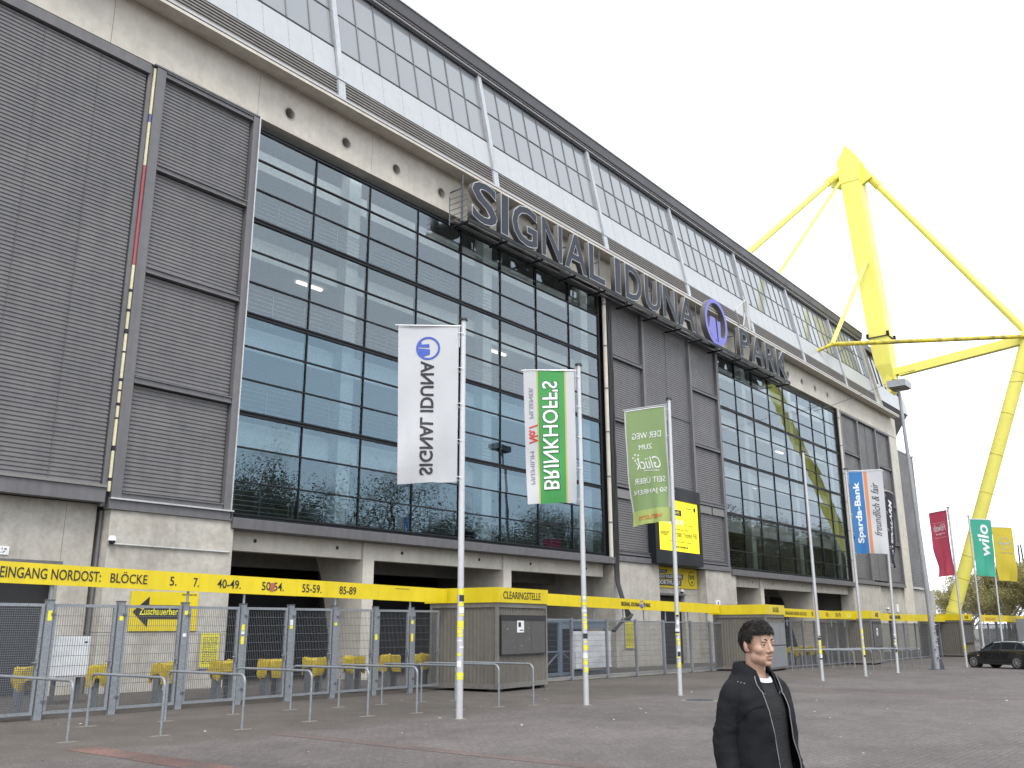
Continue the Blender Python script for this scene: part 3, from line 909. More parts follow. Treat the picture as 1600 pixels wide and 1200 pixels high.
stay('strut', A, (92.2, 26.3, 38.3), 0.2)
stay('tie', A, NODE+Vector((-0.1, 0, -0.1)), 0.2, 'pylon_weathered')
stay('bracket', A, (77.4, 27.5, 25.2), 0.16, 'pylon_weathered')
g0 = Vector((93.4, 24.7, 26.4))
MB().bar(g0, NODE+Vector((0, 0.2, -0.3)), 0.75, 0.85).build('outrigger_girder', 'pylon_yellow', pylon)
MB().bar(g0+Vector((0, 0.6, 0)), g0+(NODE-g0)*0.13+Vector((0, 0, -0.02)), 0.9, 0.62).build('girder_shoe', 'pylon_yellow', pylon)
MB().sphere(NODE, 0.75, nu=14, nv=10).build('node_casting', 'pylon_yellow', pylon, smooth='all')
LEG = Vector((94.4, 24.0, -0.6))
leg = stay('raking_leg', NODE, LEG, 0.6, n=20)
dl = (LEG-NODE)
for t in (0.12, 0.25, 0.38, 0.5, 0.62, 0.7, 0.77, 0.84, 0.9):
    p = NODE+dl*t; d = dl.normalized()
    MB().cyl(p, p+d*0.05, 0.612, n=20).build('weld_ring', 'pylon_weathered', leg, smooth=True)
p = NODE+dl*0.865
MB().cyl(p, p+dl.normalized()*0.35, 0.66, n=20).build('leg_band', 'pylon_yellow', leg, smooth=True)

# thin cable slung across the corner
cpts = []
a, b = Vector((70.0, 25.2, 18.2)), Vector((92.9, 24.9, 25.6))
for k in range(13):
    t = k/12; cpts.append(a.lerp(b, t)+Vector((0, 0, -1.2*4*t*(1-t)*0.12)))
tag(MB().tube(cpts, 0.025, 6).build('slung_cable', 'cable_black'), 'thin dark cable slung across the front from the mast foot', 'cable')
cpts = []
a, b = Vector((93.4, 24.6, 25.6)), Vector((90, 8.0, 22.5))
for k in range(13):
    t = k/12; cpts.append(a.lerp(b, t)+Vector((0, 0, -1.5*4*t*(1-t)*0.35)))
tag(MB().tube(cpts, 0.02, 6).build('slung_cable', 'cable_black'), 'thin cable sagging through the sky right of the mast foot', 'cable')

# ------------------------------------------------------------------ big letters over the entrance
sign = thing('stadium_sign', 'long sign of big grey metal letters on a dark gantry under the cornice', 'sign', (46, 25, 19.2))
SY = 24.74
LZ0, LH = 19.40, 2.06
def sign_letter(ch, x0, x1):
    w = x1-x0
    t = 0.04
    body = text_mesh(ch, w, LH, 0.26, 0.022, 0, 'sign_side')
    body.transform(frame_matrix((x0, SY+0.15, LZ0), (1, 0, 0), (0, 0, 1)))
    o = put(body, 'letter', sign)
    rim = text_mesh(ch, w, LH, 0.03, 0.022, 0, 'sign_trim')
    rim.transform(frame_matrix((x0, SY+0.005, LZ0), (1, 0, 0), (0, 0, 1)))
    put(rim, 'rim', o)
    face = text_mesh(ch, w-2*t, LH-2*t, 0.012, 0.009, 0, 'sign_face')
    face.transform(frame_matrix((x0+t, SY-0.018, LZ0+t), (1, 0, 0), (0, 0, 1)))
    put(face, 'letter_face', o)
for ch, a, b in (('S', 28.23, 30.04), ('I', 30.3, 30.86), ('G', 31.12, 33.1), ('N', 33.46, 35.2), ('A', 35.39, 37.45), ('L', 37.6, 39.14),
                 ('I', 40.15, 40.73), ('D', 41.22, 42.98), ('U', 43.32, 45.12), ('N', 45.42, 47.2), ('A', 47.36, 49.42),
                 ('P', 55.84, 57.45), ('A', 57.67, 59.75), ('R', 60.1, 61.8), ('K', 62.0, 63.95)):
    sign_letter(ch, a, b)

def logo_mesh(r, depth, mat):
    """ring with two slanted bars rising from its lower half, in the XY plane about the origin"""
    m = MB()
    n = 40
    def ring(rr, z): return [(rr*math.cos(2*PI*k/n), rr*math.sin(2*PI*k/n), z) for k in range(n)]
    a, b = r, r*0.83
    m.ring_loft([ring(a, -depth/2), ring(a, depth/2), ring(b, depth/2), ring(b, -depth/2), ring(a, -depth/2)], cap=False)
    def slab(pts):
        m.prism([(x*r, y*r) for x, y in pts], 'Z', -depth/2*0.98, depth/2*0.98)
    slab([(-0.52, 0.16), (-0.10, 0.16), (0.02, -0.82), (-0.36, -0.76), (-0.72, -0.42)])
    slab([(0.05, 0.10), (0.36, 0.10), (0.34, -0.55), (0.62, -0.56), (0.42, -0.74), (0.12, -0.83)])
    me = m.mesh('emblem', mat)
    return me
lg = logo_mesh(1.58, 0.34, 'sign_side'); lg.transform(frame_matrix((52.42, SY+0.19, 20.86), (1, 0, 0), (0, 0, 1)))
lo = put(lg, 'emblem', sign)
lg = logo_mesh(1.58, 0.02, 'sign_blue'); lg.transform(frame_matrix((52.42, SY, 20.86), (1, 0, 0), (0, 0, 1)))
put(lg, 'emblem_face', lo)
# gantry
MB().box(28.0, 64.3, SY-0.02, SY+0.04, 19.18, 19.36).build('gantry_beam', 'frame_dark', sign)
MB().box(28.0, 64.3, SY+0.37, SY+0.43, 19.18, 19.30).build('gantry_beam', 'frame_dark', sign)
for k in range(3):
    MB().box(28.0, 64.3, SY+0.11+k*0.08, SY+0.125+k*0.08, 19.24, 19.26).build('grating_bar', 'galvanised_dark', sign)
MB().box(28.0, 64.3, 25.55, 25.8, 19.40, 19.52).build('cable_tray', 'sign_side', sign)
x = 28.05
while x < 64.4:
    MB().box(x-0.04, x+0.04, SY+0.06, 25.88, 19.14, 19.22).build('bracket', 'frame_dark', sign)
    MB().box(x-0.03, x+0.03, SY+0.38, SY+0.44, 19.3, 21.6).build('upright', 'galvanised_dark', sign)
    MB().box(x-0.02, x+0.02, SY+0.4, 25.88, 20.9, 20.95).build('arm', 'galvanised_dark', sign)
    x += 2.79
for k in range(5):
    MB().box(28.0, 28.03, SY+0.05, 25.85, 19.45+k*0.27, 19.48+k*0.27).build('ladder_rung', 'galvanised', sign)
for k in range(2):
    MB().box(28.0, 28.04, SY+0.42+k*0.7, SY+0.46+k*0.7, 19.3, 20.7).build('ladder_rail', 'galvanised', sign)
# folding arm on the roof over the last word
arm = thing('davit_arm', 'small white hinged steel arm standing on the cornice above the sign', 'davit', (58.6, 25.3, 21.9))
MB().box(58.5, 58.9, 25.2, 25.5, 21.95, 24.3).build('arm_post', 'roof_white', arm)
MB().cyl((58.3, 25.2, 24.2), (55.6, 24.8, 22.6), 0.05, n=8).build('arm_bar', 'roof_white', arm)
MB().cyl((55.6, 24.8, 22.6), (56.6, 25.0, 21.9), 0.05, n=8).build('arm_bar', 'roof_white', arm)
MB().cyl((58.2, 25.2, 23.4), (57.2, 25.0, 21.9), 0.05, n=8).build('arm_bar', 'roof_white', arm)
MB().cyl((57.9, 25.2, 24.4), (58.2, 25.0, 21.95), 0.06, n=8).build('arm_bar', 'roof_white', arm)

# ------------------------------------------------------------------ screen and boards on the front
scr = thing('display_screen', 'black framed video screen showing a bright yellow notice on the shutters', 'screen', (47.2, 25.5, 5.2))
MB().box(44.55, 50.05, 25.42, 25.9, 5.15, 5.90).build('frame_bottom', 'frame_dark', scr)
MB().box(44.55, 50.05, 25.42, 25.9, 8.83, 9.55).build('frame_top', 'frame_dark', scr)
MB().box(44.55, 44.99, 25.42, 25.9, 5.905, 8.825).build('frame_side', 'frame_dark', scr)
MB().box(49.80, 50.05, 25.42, 25.9, 5.905, 8.825).build('frame_side', 'frame_dark', scr)
pn = MB().box(45.0, 49.79, 25.5, 25.8, 5.91, 8.82).build('display_panel', 'screen_yellow', scr)
MB().box(46.0, 47.75, 25.485, 25.498, 7.95, 8.28).build('black_label', 'black_print', pn)
lettering('print', 'zukunft', (46.3, 25.475, 8.02), (1, 0, 0), 1.2, 0.22, pn, 'sticker_yellow', 0.006)
lettering('print', 'AUKTION', (45.75, 25.49, 7.42), (1, 0, 0), 2.2, 0.30, pn, 'sticker_white', 0.006, 0.03)
lettering('print', 'bis 15. Januar', (48.1, 25.49, 7.38), (1, 0, 0), 1.1, 0.13, pn, 'black_print', 0.006)
lettering('print', 'endorf - Schröder, Yvonne Prill', (45.3, 25.49, 6.68), (1, 0, 0), 4.2, 0.40, pn, 'black_print', 0.006)
lettering('print', 'alle Termine und Tickets', (46.6, 25.49, 7.12), (1, 0, 0), 1.9, 0.10, pn, 'black_print', 0.006)
lettering('print', 'zum Einlass Karten ab 17 Jahren', (46.2, 25.49, 6.40), (1, 0, 0), 2.6, 0.12, pn, 'black_print', 0.006)
lettering('print', 'www.omwelt.de', (46.8, 25.49, 6.10), (1, 0, 0), 1.6, 0.18, pn, 'black_print', 0.006, 0.01)
lettering('print', 'Borussia', (48.4, 25.49, 8.42), (1, 0, 0), 0.6, 0.11, pn, 'black_print', 0.006)
MB().cyl((49.4, 25.492, 8.45), (49.4, 25.499, 8.45), 0.14, n=18).build('round_mark', 'black_print', pn)

def club_badge(parent, c, r, y):
    """round yellow badge with black rings and letters"""
    MB().cyl((c[0], y, c[1]), (c[0], y+0.012, c[1]), r, n=28).build('badge_rim', 'black_print', parent)
    MB().cyl((c[0], y-0.008, c[1]), (c[0], y, c[1]), r*0.90, n=28).build('badge_field', 'banner_yellow', parent)
    lettering('badge_letters', 'BVB', (c[0]-r*0.66, y-0.014, c[1]-r*0.12), (1, 0, 0), r*1.32, r*0.62, parent, 'black_print', 0.006, 0.03)
    lettering('badge_letters', '09', (c[0]-r*0.26, y-0.014, c[1]-r*0.66), (1, 0, 0), r*0.52, r*0.36, parent, 'black_print', 0.006, 0.03)
wb = thing('welcome_banner', 'yellow welcome banner with slanted black text bars and club badge', 'banner', (48.3, 26.4, 3.95))
wy = 26.40
MB().box(45.6, 51.0, wy, wy+0.045, 3.93, 5.08).build('banner_sheet', 'banner_yellow', wb)
for (x0, x1, z0, z1, s) in ((45.6, 47.4, 4.74, 4.93, 'LIEBE GÄSTE-FANS,'), (45.6, 49.3, 4.42, 4.70, 'HERZLICH WILLKOMMEN'), (45.6, 49.05, 4.05, 4.38, 'IN DORTMUND!')):
    b = MB(); b.prism([(x0, z0-0.03), (x1-0.08, z0+0.02), (x1, z1+0.02), (x0, z1-0.03)], 'Y', wy-0.012, wy-0.002); q = b.build('text_bar', 'black_print', wb)
    lettering('print', s, (x0+0.1, wy-0.02, z0+0.045), (1, 0, 0.01), x1-x0-0.3, z1-z0-0.09, q, 'sticker_white', 0.006, 0.02)
club_badge(wb, (50.3, 4.52), 0.42, wy-0.014)

zs = thing('direction_board', 'yellow board with a black arrow to the left on the concrete wall', 'sign', (15.6, 25.8, 1.7))
MB().box(14.5, 16.72, 25.775, 25.81, 1.69, 2.83).build('board', 'banner_yellow', zs)
MB().prism([(14.58, 2.24), (15.08, 1.80), (15.08, 2.04), (16.42, 2.04), (16.42, 2.44), (15.08, 2.44), (15.08, 2.68)], 'Y', 25.762, 25.773).build('arrow', 'black_print', zs)
lettering('print', 'Zuschauerbereich', (14.78, 25.755, 2.15), (1, 0, 0), 1.62, 0.21, zs, 'sticker_yellow', 0.006, 0.015)
lettering('print', 'SIGNAL IDUNA PARK', (16.15, 25.768, 2.74), (1, 0, 0), 0.5, 0.045, zs, 'black_print', 0.004)
def notice(x0, x1, y, z0, z1, label, lines=10, mat='poster_yellow'):
    t = thing('notice_board', label, 'notice', ((x0+x1)/2, y, z0))
    MB().box(x0-0.05, x1+0.05, y, y+0.03, z0-0.05, z1+0.05).build('notice_frame', 'sign_trim', t)
    pg = MB().box(x0, x1, y-0.012, y-0.002, z0, z1).build('notice_sheet', mat, t)
    ln = MB()
    for k in range(lines):
        zz = z1-0.12-(z1-z0-0.2)*k/lines
        xx = x0+0.06
        while xx < x1-0.12:
            w = rnd.uniform(0.05, 0.16); ln.box(xx, min(xx+w, x1-0.06), y-0.016, y-0.013, zz-0.018, zz); xx += w+0.03
    tag(ln.build('printed_lines', 'container_shutter', pg), kind='stuff')
notice(16.93, 17.58, 25.775, 0.6, 1.62, 'yellow notice in a white frame beside the dark undercroft', 16)
notice(41.7, 42.55, 25.80, 0.72, 2.0, 'narrow yellow notice on the pale concrete wall behind the fence', 18)
bp_ = thing('wall_plate', 'small white plate with numbers at the left edge above the yellow fascia', 'sign', (10.9, 26.25, 3.7))
MB().box(10.62, 11.12, 26.26, 26.30, 3.70, 3.92).build('plate', 'paper_white', bp_)
lettering('print', '1-16', (10.78, 26.255, 3.83), (1, 0, 0), 0.28, 0.055, bp_, 'black_print', 0.004)
lettering('print', '6-7', (10.82, 26.255, 3.74), (1, 0, 0), 0.2, 0.055, bp_, 'black_print', 0.004)
np_ = thing('number_plate', 'small white numbered plate on concrete wall right of the service door', 'sign', (52.5, 25.84, 2.9))
MB().box(52.2, 52.75, 25.81, 25.845, 2.92, 3.32).build('plate', 'paper_white', np_)
lettering('print', '8', (52.4, 25.805, 3.0), (1, 0, 0), 0.15, 0.24, np_, 'black_print', 0.004, 0.02)
tp = thing('number_plate', 'small white plate on the concrete corner wall right of the last flag group', 'sign', (88.9, 26.0, 3.0))
MB().box(88.9, 89.5, 26.05, 26.095, 3.0, 3.7).build('plate', 'paper_white', tp)
def dome_camera(x, y, z, label):
    t = thing('dome_camera', label, 'camera', (x, y, z))
    MB().cyl((x, y, z+0.1), (x, y-0.12, z+0.1), 0.05, n=10).build('arm', 'paper_white', t)
    MB().cyl((x, y-0.14, z+0.02), (x, y-0.14, z+0.16), 0.12, 0.08, n=16).build('housing', 'paper_white', t, smooth=True)
    MB().sphere((x, y-0.14, z+0.01), 0.095, nu=14, nv=8).build('lens_dome', 'rubber_black', t, smooth='all')
dome_camera(13.68, 25.82, 4.2, 'white dome camera on the concrete block at the left')
dome_camera(48.9, 26.45, 3.72, 'white dome camera over the service door under the welcome banner')
dome_camera(86.0, 26.1, 3.2, 'small dome camera over the far service door on the right')
# ------------------------------------------------------------------ entrance fence: gates, turnstiles, queue rails
FENCE_Y = 19.5
POST_X = [7.65, 9.20, 10.75, 12.32, 13.90, 15.35, 16.82, 18.30, 19.72, 21.0]
def wire_panel(w, z0, z1, dx=0.05, dz=0.2, r=0.0032, double=True):
    m = MB()
    n = int(w/dx)
    for k in range(1, n):
        x = w*k/n
        m.box(x-r, x+r, -r, r, z0, z1)
    z = z0+0.06
    while z < z1:
        for y in ((-0.009, 0.009) if double else (0.008,)):
            m.box(0, w, y-r*1.15, y+r*1.15, z-r*1.3, z+r*1.3)
        z += dz
    return m
def make_gate(i, xa, xb):
    w = xb-xa
    fine = (i == 0)
    t = thing('steel_gate', 'grey steel mesh gate, %s from the left in the row of turnstile gates' % ORD[i], 'gate', (xa, FENCE_Y, 0), 0, 'mesh gates of the stadium entrance')
    # gate post with its cap
    local_part(MB().box(-0.075, 0.075, -0.06, 0.06, -0.05, 2.32), 'gate_post', 'galvanised', t)
    local_part(MB().box(-0.085, 0.085, -0.07, 0.07, 2.322, 2.345), 'post_cap', 'galvanised_dark', t)
    f = MB()
    a, b, z0, z1 = 0.10, w-0.10, 0.10, 2.26
    f.box(a, a+0.06, -0.03, 0.03, z0, z1).box(b-0.06, b, -0.03, 0.03, z0, z1)
    f.box(a+0.06, b-0.06, -0.03, 0.03, z0, z0+0.06).box(a+0.06, b-0.06, -0.03, 0.03, z1-0.06, z1)
    local_part(f, 'gate_frame', 'galvanised', t)
    wm = wire_panel(b-a-0.12, z0+0.06, z1-0.06, 0.042 if fine else 0.05, 0.045 if fine else 0.2, 0.0045 if fine else 0.0034)
    wm.v = [(x+a+0.06, y, z) for x, y, z in wm.v]
    tag(local_part(wm, 'wire_mesh', 'wire', t), kind='stuff')
    for zz in (0.35, 2.05):
        local_part(MB().cyl((0.075, -0.05, zz), (0.10, -0.05, zz), 0.028, n=8).box(0.03, 0.12, -0.07, -0.055, zz-0.03, zz+0.03), 'hinge', 'galvanised_dark', t)
    local_part(MB().box(b-0.05, b-0.01, -0.06, -0.035, 0.98, 1.16).cyl((b-0.03, -0.06, 1.1), (b-0.16, -0.075, 1.1), 0.012, n=8), 'latch', 'galvanised', t)
    # stickers on the post
    for k in range(rnd.randint(1, 3)):
        zz = rnd.uniform(1.2, 2.1); s = rnd.uniform(0.05, 0.09)
        local_part(MB().box(-0.04, 0.045, -0.066, -0.062, zz, zz+s*rnd.choice((1, 1.6, 2.4))), 'sticker', rnd.choice(('sticker_yellow', 'sticker_yellow', 'sticker_white')), t)
    return t
for i in range(len(POST_X)-1):
    make_gate(i, POST_X[i], POST_X[i+1])

def make_turnstile(i, x):
    """turnstile post and rotor under a crumpled yellow plastic cover"""
    t = thing('turnstile', 'turnstile under a yellow plastic cover behind the %s gate from the left' % ORD[i], 'turnstile', (x, 20.85, 0), 0, 'covered turnstiles')
    local_part(MB().box(-0.06, 0.06, -0.12, 0.12, 0, 0.86), 'pedestal', 'galvanised', t)
    local_part(MB().box(0.30, 0.38, -0.1, 0.1, 0, 0.80), 'side_post', 'galvanised', t)
    rr = random.Random(100+i)
    m = MB()
    n = 26
    rings = []
    prof = [(0.95, 0.70), (0.955, 0.93), (0.93, 1.0), (0.82, 1.02), (0.70, 1.04), (0.60, 1.05), (0.53, 1.03)]
    for q, (z, s) in enumerate(prof):
        ring = []
        for k in range(n):
            a = 2*PI*k/n
            ex = abs(math.cos(a))**0.32*math.copysign(1, math.cos(a)); ey = abs(math.sin(a))**0.32*math.copysign(1, math.sin(a))
            fold = 1+(0.09*math.sin(5*a+q*0.5+i*1.7)+0.07*math.sin(9*a+i))*(q/6.0)+rr.uniform(-.035, .035)
            zz = z+(0.05*math.sin(3*a+i*2.1)+rr.uniform(-.02, .02) if q >= 4 else rr.uniform(-.02, .02)-0.03*math.cos(2*a+i)*(q > 0))
            if q >= 5 and math.sin(3*a+i*2.1) > 0.1: zz += 0.13*(q-4)/2
            ring.append((0.17+0.26*s*ex*fold, 0.24*s*ey*fold, zz))
        rings.append(ring)
    m.ring_loft(rings, cap=False)
    m.poly(rings[0][::-1])
    local_part(m, 'plastic_cover', 'cover_yellow', t, smooth=22)
    return t
for i in range(9):
    make_turnstile(i, (9.42, 11.05, 12.62, 14.22, 15.7, 17.17, 18.62, 20.07, 21.4)[i])

def hoop_parts(t, L):
    r = 0.024
    pts = [(0, 0, -0.03), (0, 0, 0.80)]
    for k in range(1, 6):
        a = PI/2*k/6; pts.append((0, 0.14*(1-math.cos(a)), 0.80+0.14*math.sin(a)))
    pts += [(0, 0.14, 0.94), (0, L-0.14, 0.94)]
    for k in range(1, 6):
        a = PI/2*k/6; pts.append((0, L-0.14+0.14*math.sin(a), 0.80+0.14*math.cos(a)))
    pts += [(0, L, 0.80), (0, L, -0.03)]
    local_part(MB().tube(pts, r, 10), 'rail_tube', 'galvanised', t, smooth=50)
    for y in (0, L):
        pm = MB(); n = 14
        pm.poly([(0.16*math.cos(2*PI*k/n)*rnd.uniform(.8, 1.25)*1.2, y+0.10*math.sin(2*PI*k/n)*rnd.uniform(.8, 1.2), 0.004) for k in range(n)])
        local_part(pm, 'mortar_patch', 'worn_patch', t)
HXY = [(7.77, 15.32), (9.18, 14.94), (10.62, 14.68), (12.3, 14.85), (13.72, 14.75), (14.9, 14.5), (16.14, 14.38), (17.33, 14.22), (18.3, 13.95)]
for i, (x, yf) in enumerate(HXY):
    t = thing('queue_rail', 'bent steel tube queue rail, %s from the left before the gates' % ORD[i], 'railing', (x, yf, ground_z(x)), 0, 'queue rails in front of the left gates')
    hoop_parts(t, 3.4 if i == 0 else 2.5)

# ------------------------------------------------------------------ yellow fascia boards over the fence
def fascia(name, label, p0, p1, z0, z1, posts=(), n_seams=3, drop=0.0125):
    a, b = Vector((p0[0], p0[1], 0)), Vector((p1[0], p1[1], 0))
    t = thing(name, label, 'fascia', (a.x, a.y, z0))
    d = (b-a).normalized(); nrm = Vector((d.y, -d.x, 0))
    L = (b-a).length
    for k in range(n_seams):
        u0, u1 = L*k/n_seams+0.002, L*(k+1)/n_seams-0.002
        m = MB()
        dz = rnd.uniform(-0.006, 0.006)
        ring = lambda u: [a+d*u+nrm*s*0.02+Vector((0, 0, z+dz-drop*u)) for s, z in ((1, z0), (-1, z0), (-1, z1), (1, z1))]
        m.ring_loft([ring(u0), ring(u1)])
        m.build('fascia_board', 'banner_yellow', t)
    for u in posts:
        p = a+d*u-nrm*0.06
        MB().cyl((p.x, p.y, z0-0.42-drop*u), (p.x, p.y, z1-0.05-drop*u), 0.03, n=10).build('support_tube', 'galvanised', t, smooth=True)
    return t, a, d, nrm
ban, ba, bd, bn = fascia('entrance_fascia', 'long yellow fascia lettered with block numbers over the left gates', (4.0, 19.42), (21.15, 19.42), 2.70, 3.12, (1.4, 5.2, 8.35, 9.9, 12.8, 15.65), 6)
FZ = 2.68
for s, x0, x1, h in (('EINGANG NORDOST:', 8.10, 10.17, 0.215), ('BLÖCKE', 10.39, 11.25, 0.245), ('5.', 11.81, 11.98, 0.20), ('7.', 12.42, 12.56, 0.20), ('40-49.', 13.06, 13.72, 0.205),
                     ('50-54.', 14.34, 15.01, 0.205), ('55-59.', 15.60, 16.24, 0.205), ('85-89', 16.86, 17.46, 0.205)):
    lettering('print', s, (x0, 19.392, 2.70+0.105-0.0125*(x0-4.0)), (1, 0, -0.0125), x1-x0, h, ban, 'black_print', 0.006, 0.004)
# old sticker over one number
MB().box(14.58, 14.72, 19.384, 19.388, 2.66, 2.86).build('sticker', 'strip_red', ban)
lettering('print', 'www.bvb.de', (18.95, 19.392, 2.84), (1, 0, -0.0125), 0.55, 0.03, ban, 'black_print', 0.004)

# ------------------------------------------------------------------ office containers
def make_container(name, label, corner, ang, w, dlen, h, title, title_u, window, shutter_grey=False, sticker=False):
    """site container: corner posts, ribbed walls, rails, window shutter and a yellow lettered fascia"""
    t = thing(name, label, 'container', (corner[0], corner[1], ground_z(corner[0])), ang)
    zb = 0.10
    def ribs(length, z0, z1, face):
        prof = []
        n = max(6, int(length/0.13)); p = length/n
        for k in range(n):
            u = k*p
            prof += [(u, 0.0), (u+p*0.4, 0.0), (u+p*0.5, 0.02), (u+p*0.9, 0.02)]
        prof.append((length, 0.0))
        m = MB()
        if face == 'front': m.sheet([(u, v+0.02) for u, v in prof], 'Z', z0, z1)
        elif face == 'left': m.sheet([(v+0.02, u) for u, v in prof], 'Z', z0, z1)
        return m
    o = ribs(w, zb, h, 'front'); o.v = [(x, y, z) for x, y, z in o.v]
    put(o.mesh('front_wall', 'container'), 'front_wall', t, True)
    o = ribs(dlen, zb, h, 'left')
    put(o.mesh('side_wall', 'container'), 'side_wall', t, True)
    local_part(MB().box(w-0.03, w, 0.045, dlen, zb, h), 'side_wall', 'container', t)
    local_part(MB().box(0.045, w-0.035, dlen-0.03, dlen, zb, h), 'back_wall', 'container', t)
    local_part(MB().box(-0.01, w+0.01, -0.01, dlen, h, h+0.05), 'roof', 'container_edge', t)
    for (px, py) in ((-0.015, -0.015), (w-0.075, -0.015), (-0.015, dlen-0.075)):
        local_part(MB().box(px, px+0.09, py, py+0.09, zb-0.02, h-0.002), 'corner_post', 'container_edge', t)
    local_part(MB().box(0.08, w-0.08, -0.02, 0.015, zb-0.02, zb+0.12), 'bottom_rail', 'container_edge', t)
    local_part(MB().box(-0.02, 0.015, 0.08, dlen-0.08, zb-0.02, zb+0.12), 'bottom_rail', 'container_edge', t)
    local_part(MB().box(0.08, w-0.08, -0.018, 0.015, h-0.14, h-0.004), 'top_rail', 'container_edge', t)
    local_part(MB().box(-0.018, 0.015, 0.08, dlen-0.08, h-0.14, h-0.004), 'top_rail', 'container_edge', t)
    for px in (0.1, w-0.35):
        local_part(MB().box(px, px+0.25, 0.05, 0.4, 0, zb-0.022), 'foot_block', 'rubber_black', t)
    u0, u1, z0, z1 = window
    win = local_part(MB().box(u0, u1, -0.045, -0.005, z0, z1), 'window_shutter', 'container_grey' if shutter_grey else 'container_shutter', t)
    fr = MB().box(u0-0.04, u1+0.04, -0.055, -0.0, z1, z1+0.16 if not shutter_grey else z1+0.05)
    local_part(fr, 'shutter_box', 'rubber_black' if not shutter_grey else 'galvanised', t)
    local_part(MB().box(u0-0.035, u0-0.003, -0.05, 0, z0, z1-0.002).box(u1+0.003, u1+0.035, -0.05, 0, z0, z1-0.002).box(u0-0.035, u1+0.035, -0.05, 0, z0-0.035, z0-0.003), 'window_frame', 'rubber_black', t)
    for k in range(1, 3):
        uu = u0+(u1-u0)*k/3
        local_part(MB().box(uu-0.004, uu+0.004, -0.048, -0.0455, z0+0.02, z1-0.02), 'shutter_joint', 'rubber_black', t)
    if sticker:
        q = local_part(MB().box(u0+0.86, u0+1.26, -0.05, -0.0465, z0+0.62, z0+1.02), 'paper_notice', 'paper_white', t)
        local_part(MB().box(u0+0.93, u0+1.08, -0.054, -0.0505, z0+0.78, z0+0.92), 'notice_print', 'black_print', t)
        local_part(MB().box(u0+1.0, u0+1.22, -0.054, -0.0505, z0+0.67, z0+0.70), 'notice_print', 'black_print', t)
    rr = random.Random(int(corner[0]*10))
    for k in range(7):
        uu = rr.uniform(u0, u1); zz = rr.uniform(z0+0.1, z1-0.1); s = rr.uniform(0.012, 0.03)
        local_part(MB().box(uu, uu+s, -0.05, -0.0465, zz, zz+s), 'sticker', 'sticker_white', t)
    if shutter_grey:
        local_part(MB().box(u0, u1, -0.04, -0.002, 0.16, z0-0.04), 'lower_panel', 'container_grey', t)
    # fascia round two sides
    fa = local_part(MB().box(-0.05, w+0.02, -0.055, -0.021, h+0.0, h+0.44), 'fascia_front', 'banner_yellow', t)
    local_part(MB().box(-0.056, -0.022, -0.02, dlen+0.2, h+0.0, h+0.44), 'fascia_side', 'banner_yellow', t)
    me = text_mesh(title, title_u[1]-title_u[0], 0.22, 0.006, 0.0, 0, 'black_print')
    me.transform(frame_matrix((title_u[0], -0.062, h+0.11), (1, 0, 0), (0, 0, 1)))
    put(me, 'print', t, True)
    return t
A66 = R(6.6)
make_container('office_container', 'brown grey ribbed site container with closed dark window shutter, nearest of all', (21.52, 17.72), A66, 2.92, 2.45, 2.54, 'CLEARINGSTELLE', (0.25, 2.45), (0.18, 2.74, 1.05, 2.02), sticker=True)
make_container('ticket_container', 'ticket container behind the young man with pale grey lower panel', (41.0, 17.85), A66, 2.9, 2.5, 2.52, 'KASSE', (1.0, 1.95), (0.12, 2.78, 1.15, 2.1), True)
make_container('ticket_container', 'ticket container with white paper on its dark shutter, between two bare poles', (54.3, 17.4), A66, 2.6, 2.9, 2.50, 'KASSE', (1.0, 1.85), (0.12, 2.45, 0.95, 2.2), sticker=True)
make_container('ticket_container', 'ticket container beside the lamp post and the black car', (73.2, 17.2), R(-4), 2.7, 2.9, 2.52, 'KASSE', (1.0, 1.85), (0.12, 2.45, 0.95, 2.2))

# ------------------------------------------------------------------ second stretch of fence and fascia
def fence_run(label, xs, y, h=2.16, mesh=(0.05, 0.2), bars=False):
    x0 = xs[0]
    t = thing('mesh_fence', label, 'fence', (x0, y, ground_z(x0)))
    for k, x in enumerate(xs):
        gz_ = ground_z(x)
        MB().box(x-0.05, x+0.05, y-0.05, y+0.05, gz_-0.05, gz_+h+0.05).build('fence_post', 'galvanised', t)
        MB().box(x-0.11, x+0.11, y-0.11, y+0.11, gz_-0.02, gz_+0.02).build('post_plate', 'galvanised_dark', t)
        if k+1 < len(xs):
            w = xs[k+1]-x-0.12
            zf = (gz_+ground_z(xs[k+1]))/2
            wm = wire_panel(w, zf+0.14, zf+h-0.05, mesh[0], mesh[1], 0.0034)
            wm.v = [(a+x+0.06, b+y, c) for a, b, c in wm.v]
            tag(wm.build('wire_mesh', 'wire', t, fix=False), kind='stuff')
            MB().box(x+0.052, xs[k+1]-0.052, y-0.025, y+0.025, zf+h-0.05, zf+h).build('top_rail', 'galvanised', t)
            MB().box(x+0.052, xs[k+1]-0.052, y-0.025, y+0.025, zf+0.09, zf+0.14).build('bottom_rail', 'galvanised', t)
    return t
fence_run('grey mesh fence between the two nearest site containers', [25.0, 28.57, 30.95, 33.1, 35.35, 37.75, 39.6, 41.0], 20.0)
f2, a2, d2, n2 = fascia('entrance_fascia', 'yellow fascia with the stadium name over the mesh fence', (24.6, 19.95), (40.6, 19.95), 2.55, 2.96, (0.6, 2.2, 5.5, 7.6, 9.2, 11, 13, 14.8), 4)
lettering('print', 'SIGNAL IDUNA', (31.95, 19.92, 2.58), (1, 0, -0.0125), 1.42, 0.16, f2, 'black_print', 0.006, 0.02)
lettering('print', 'PARK', (33.72, 19.92, 2.56), (1, 0, -0.0125), 0.53, 0.16, f2, 'black_print', 0.006, 0.02)
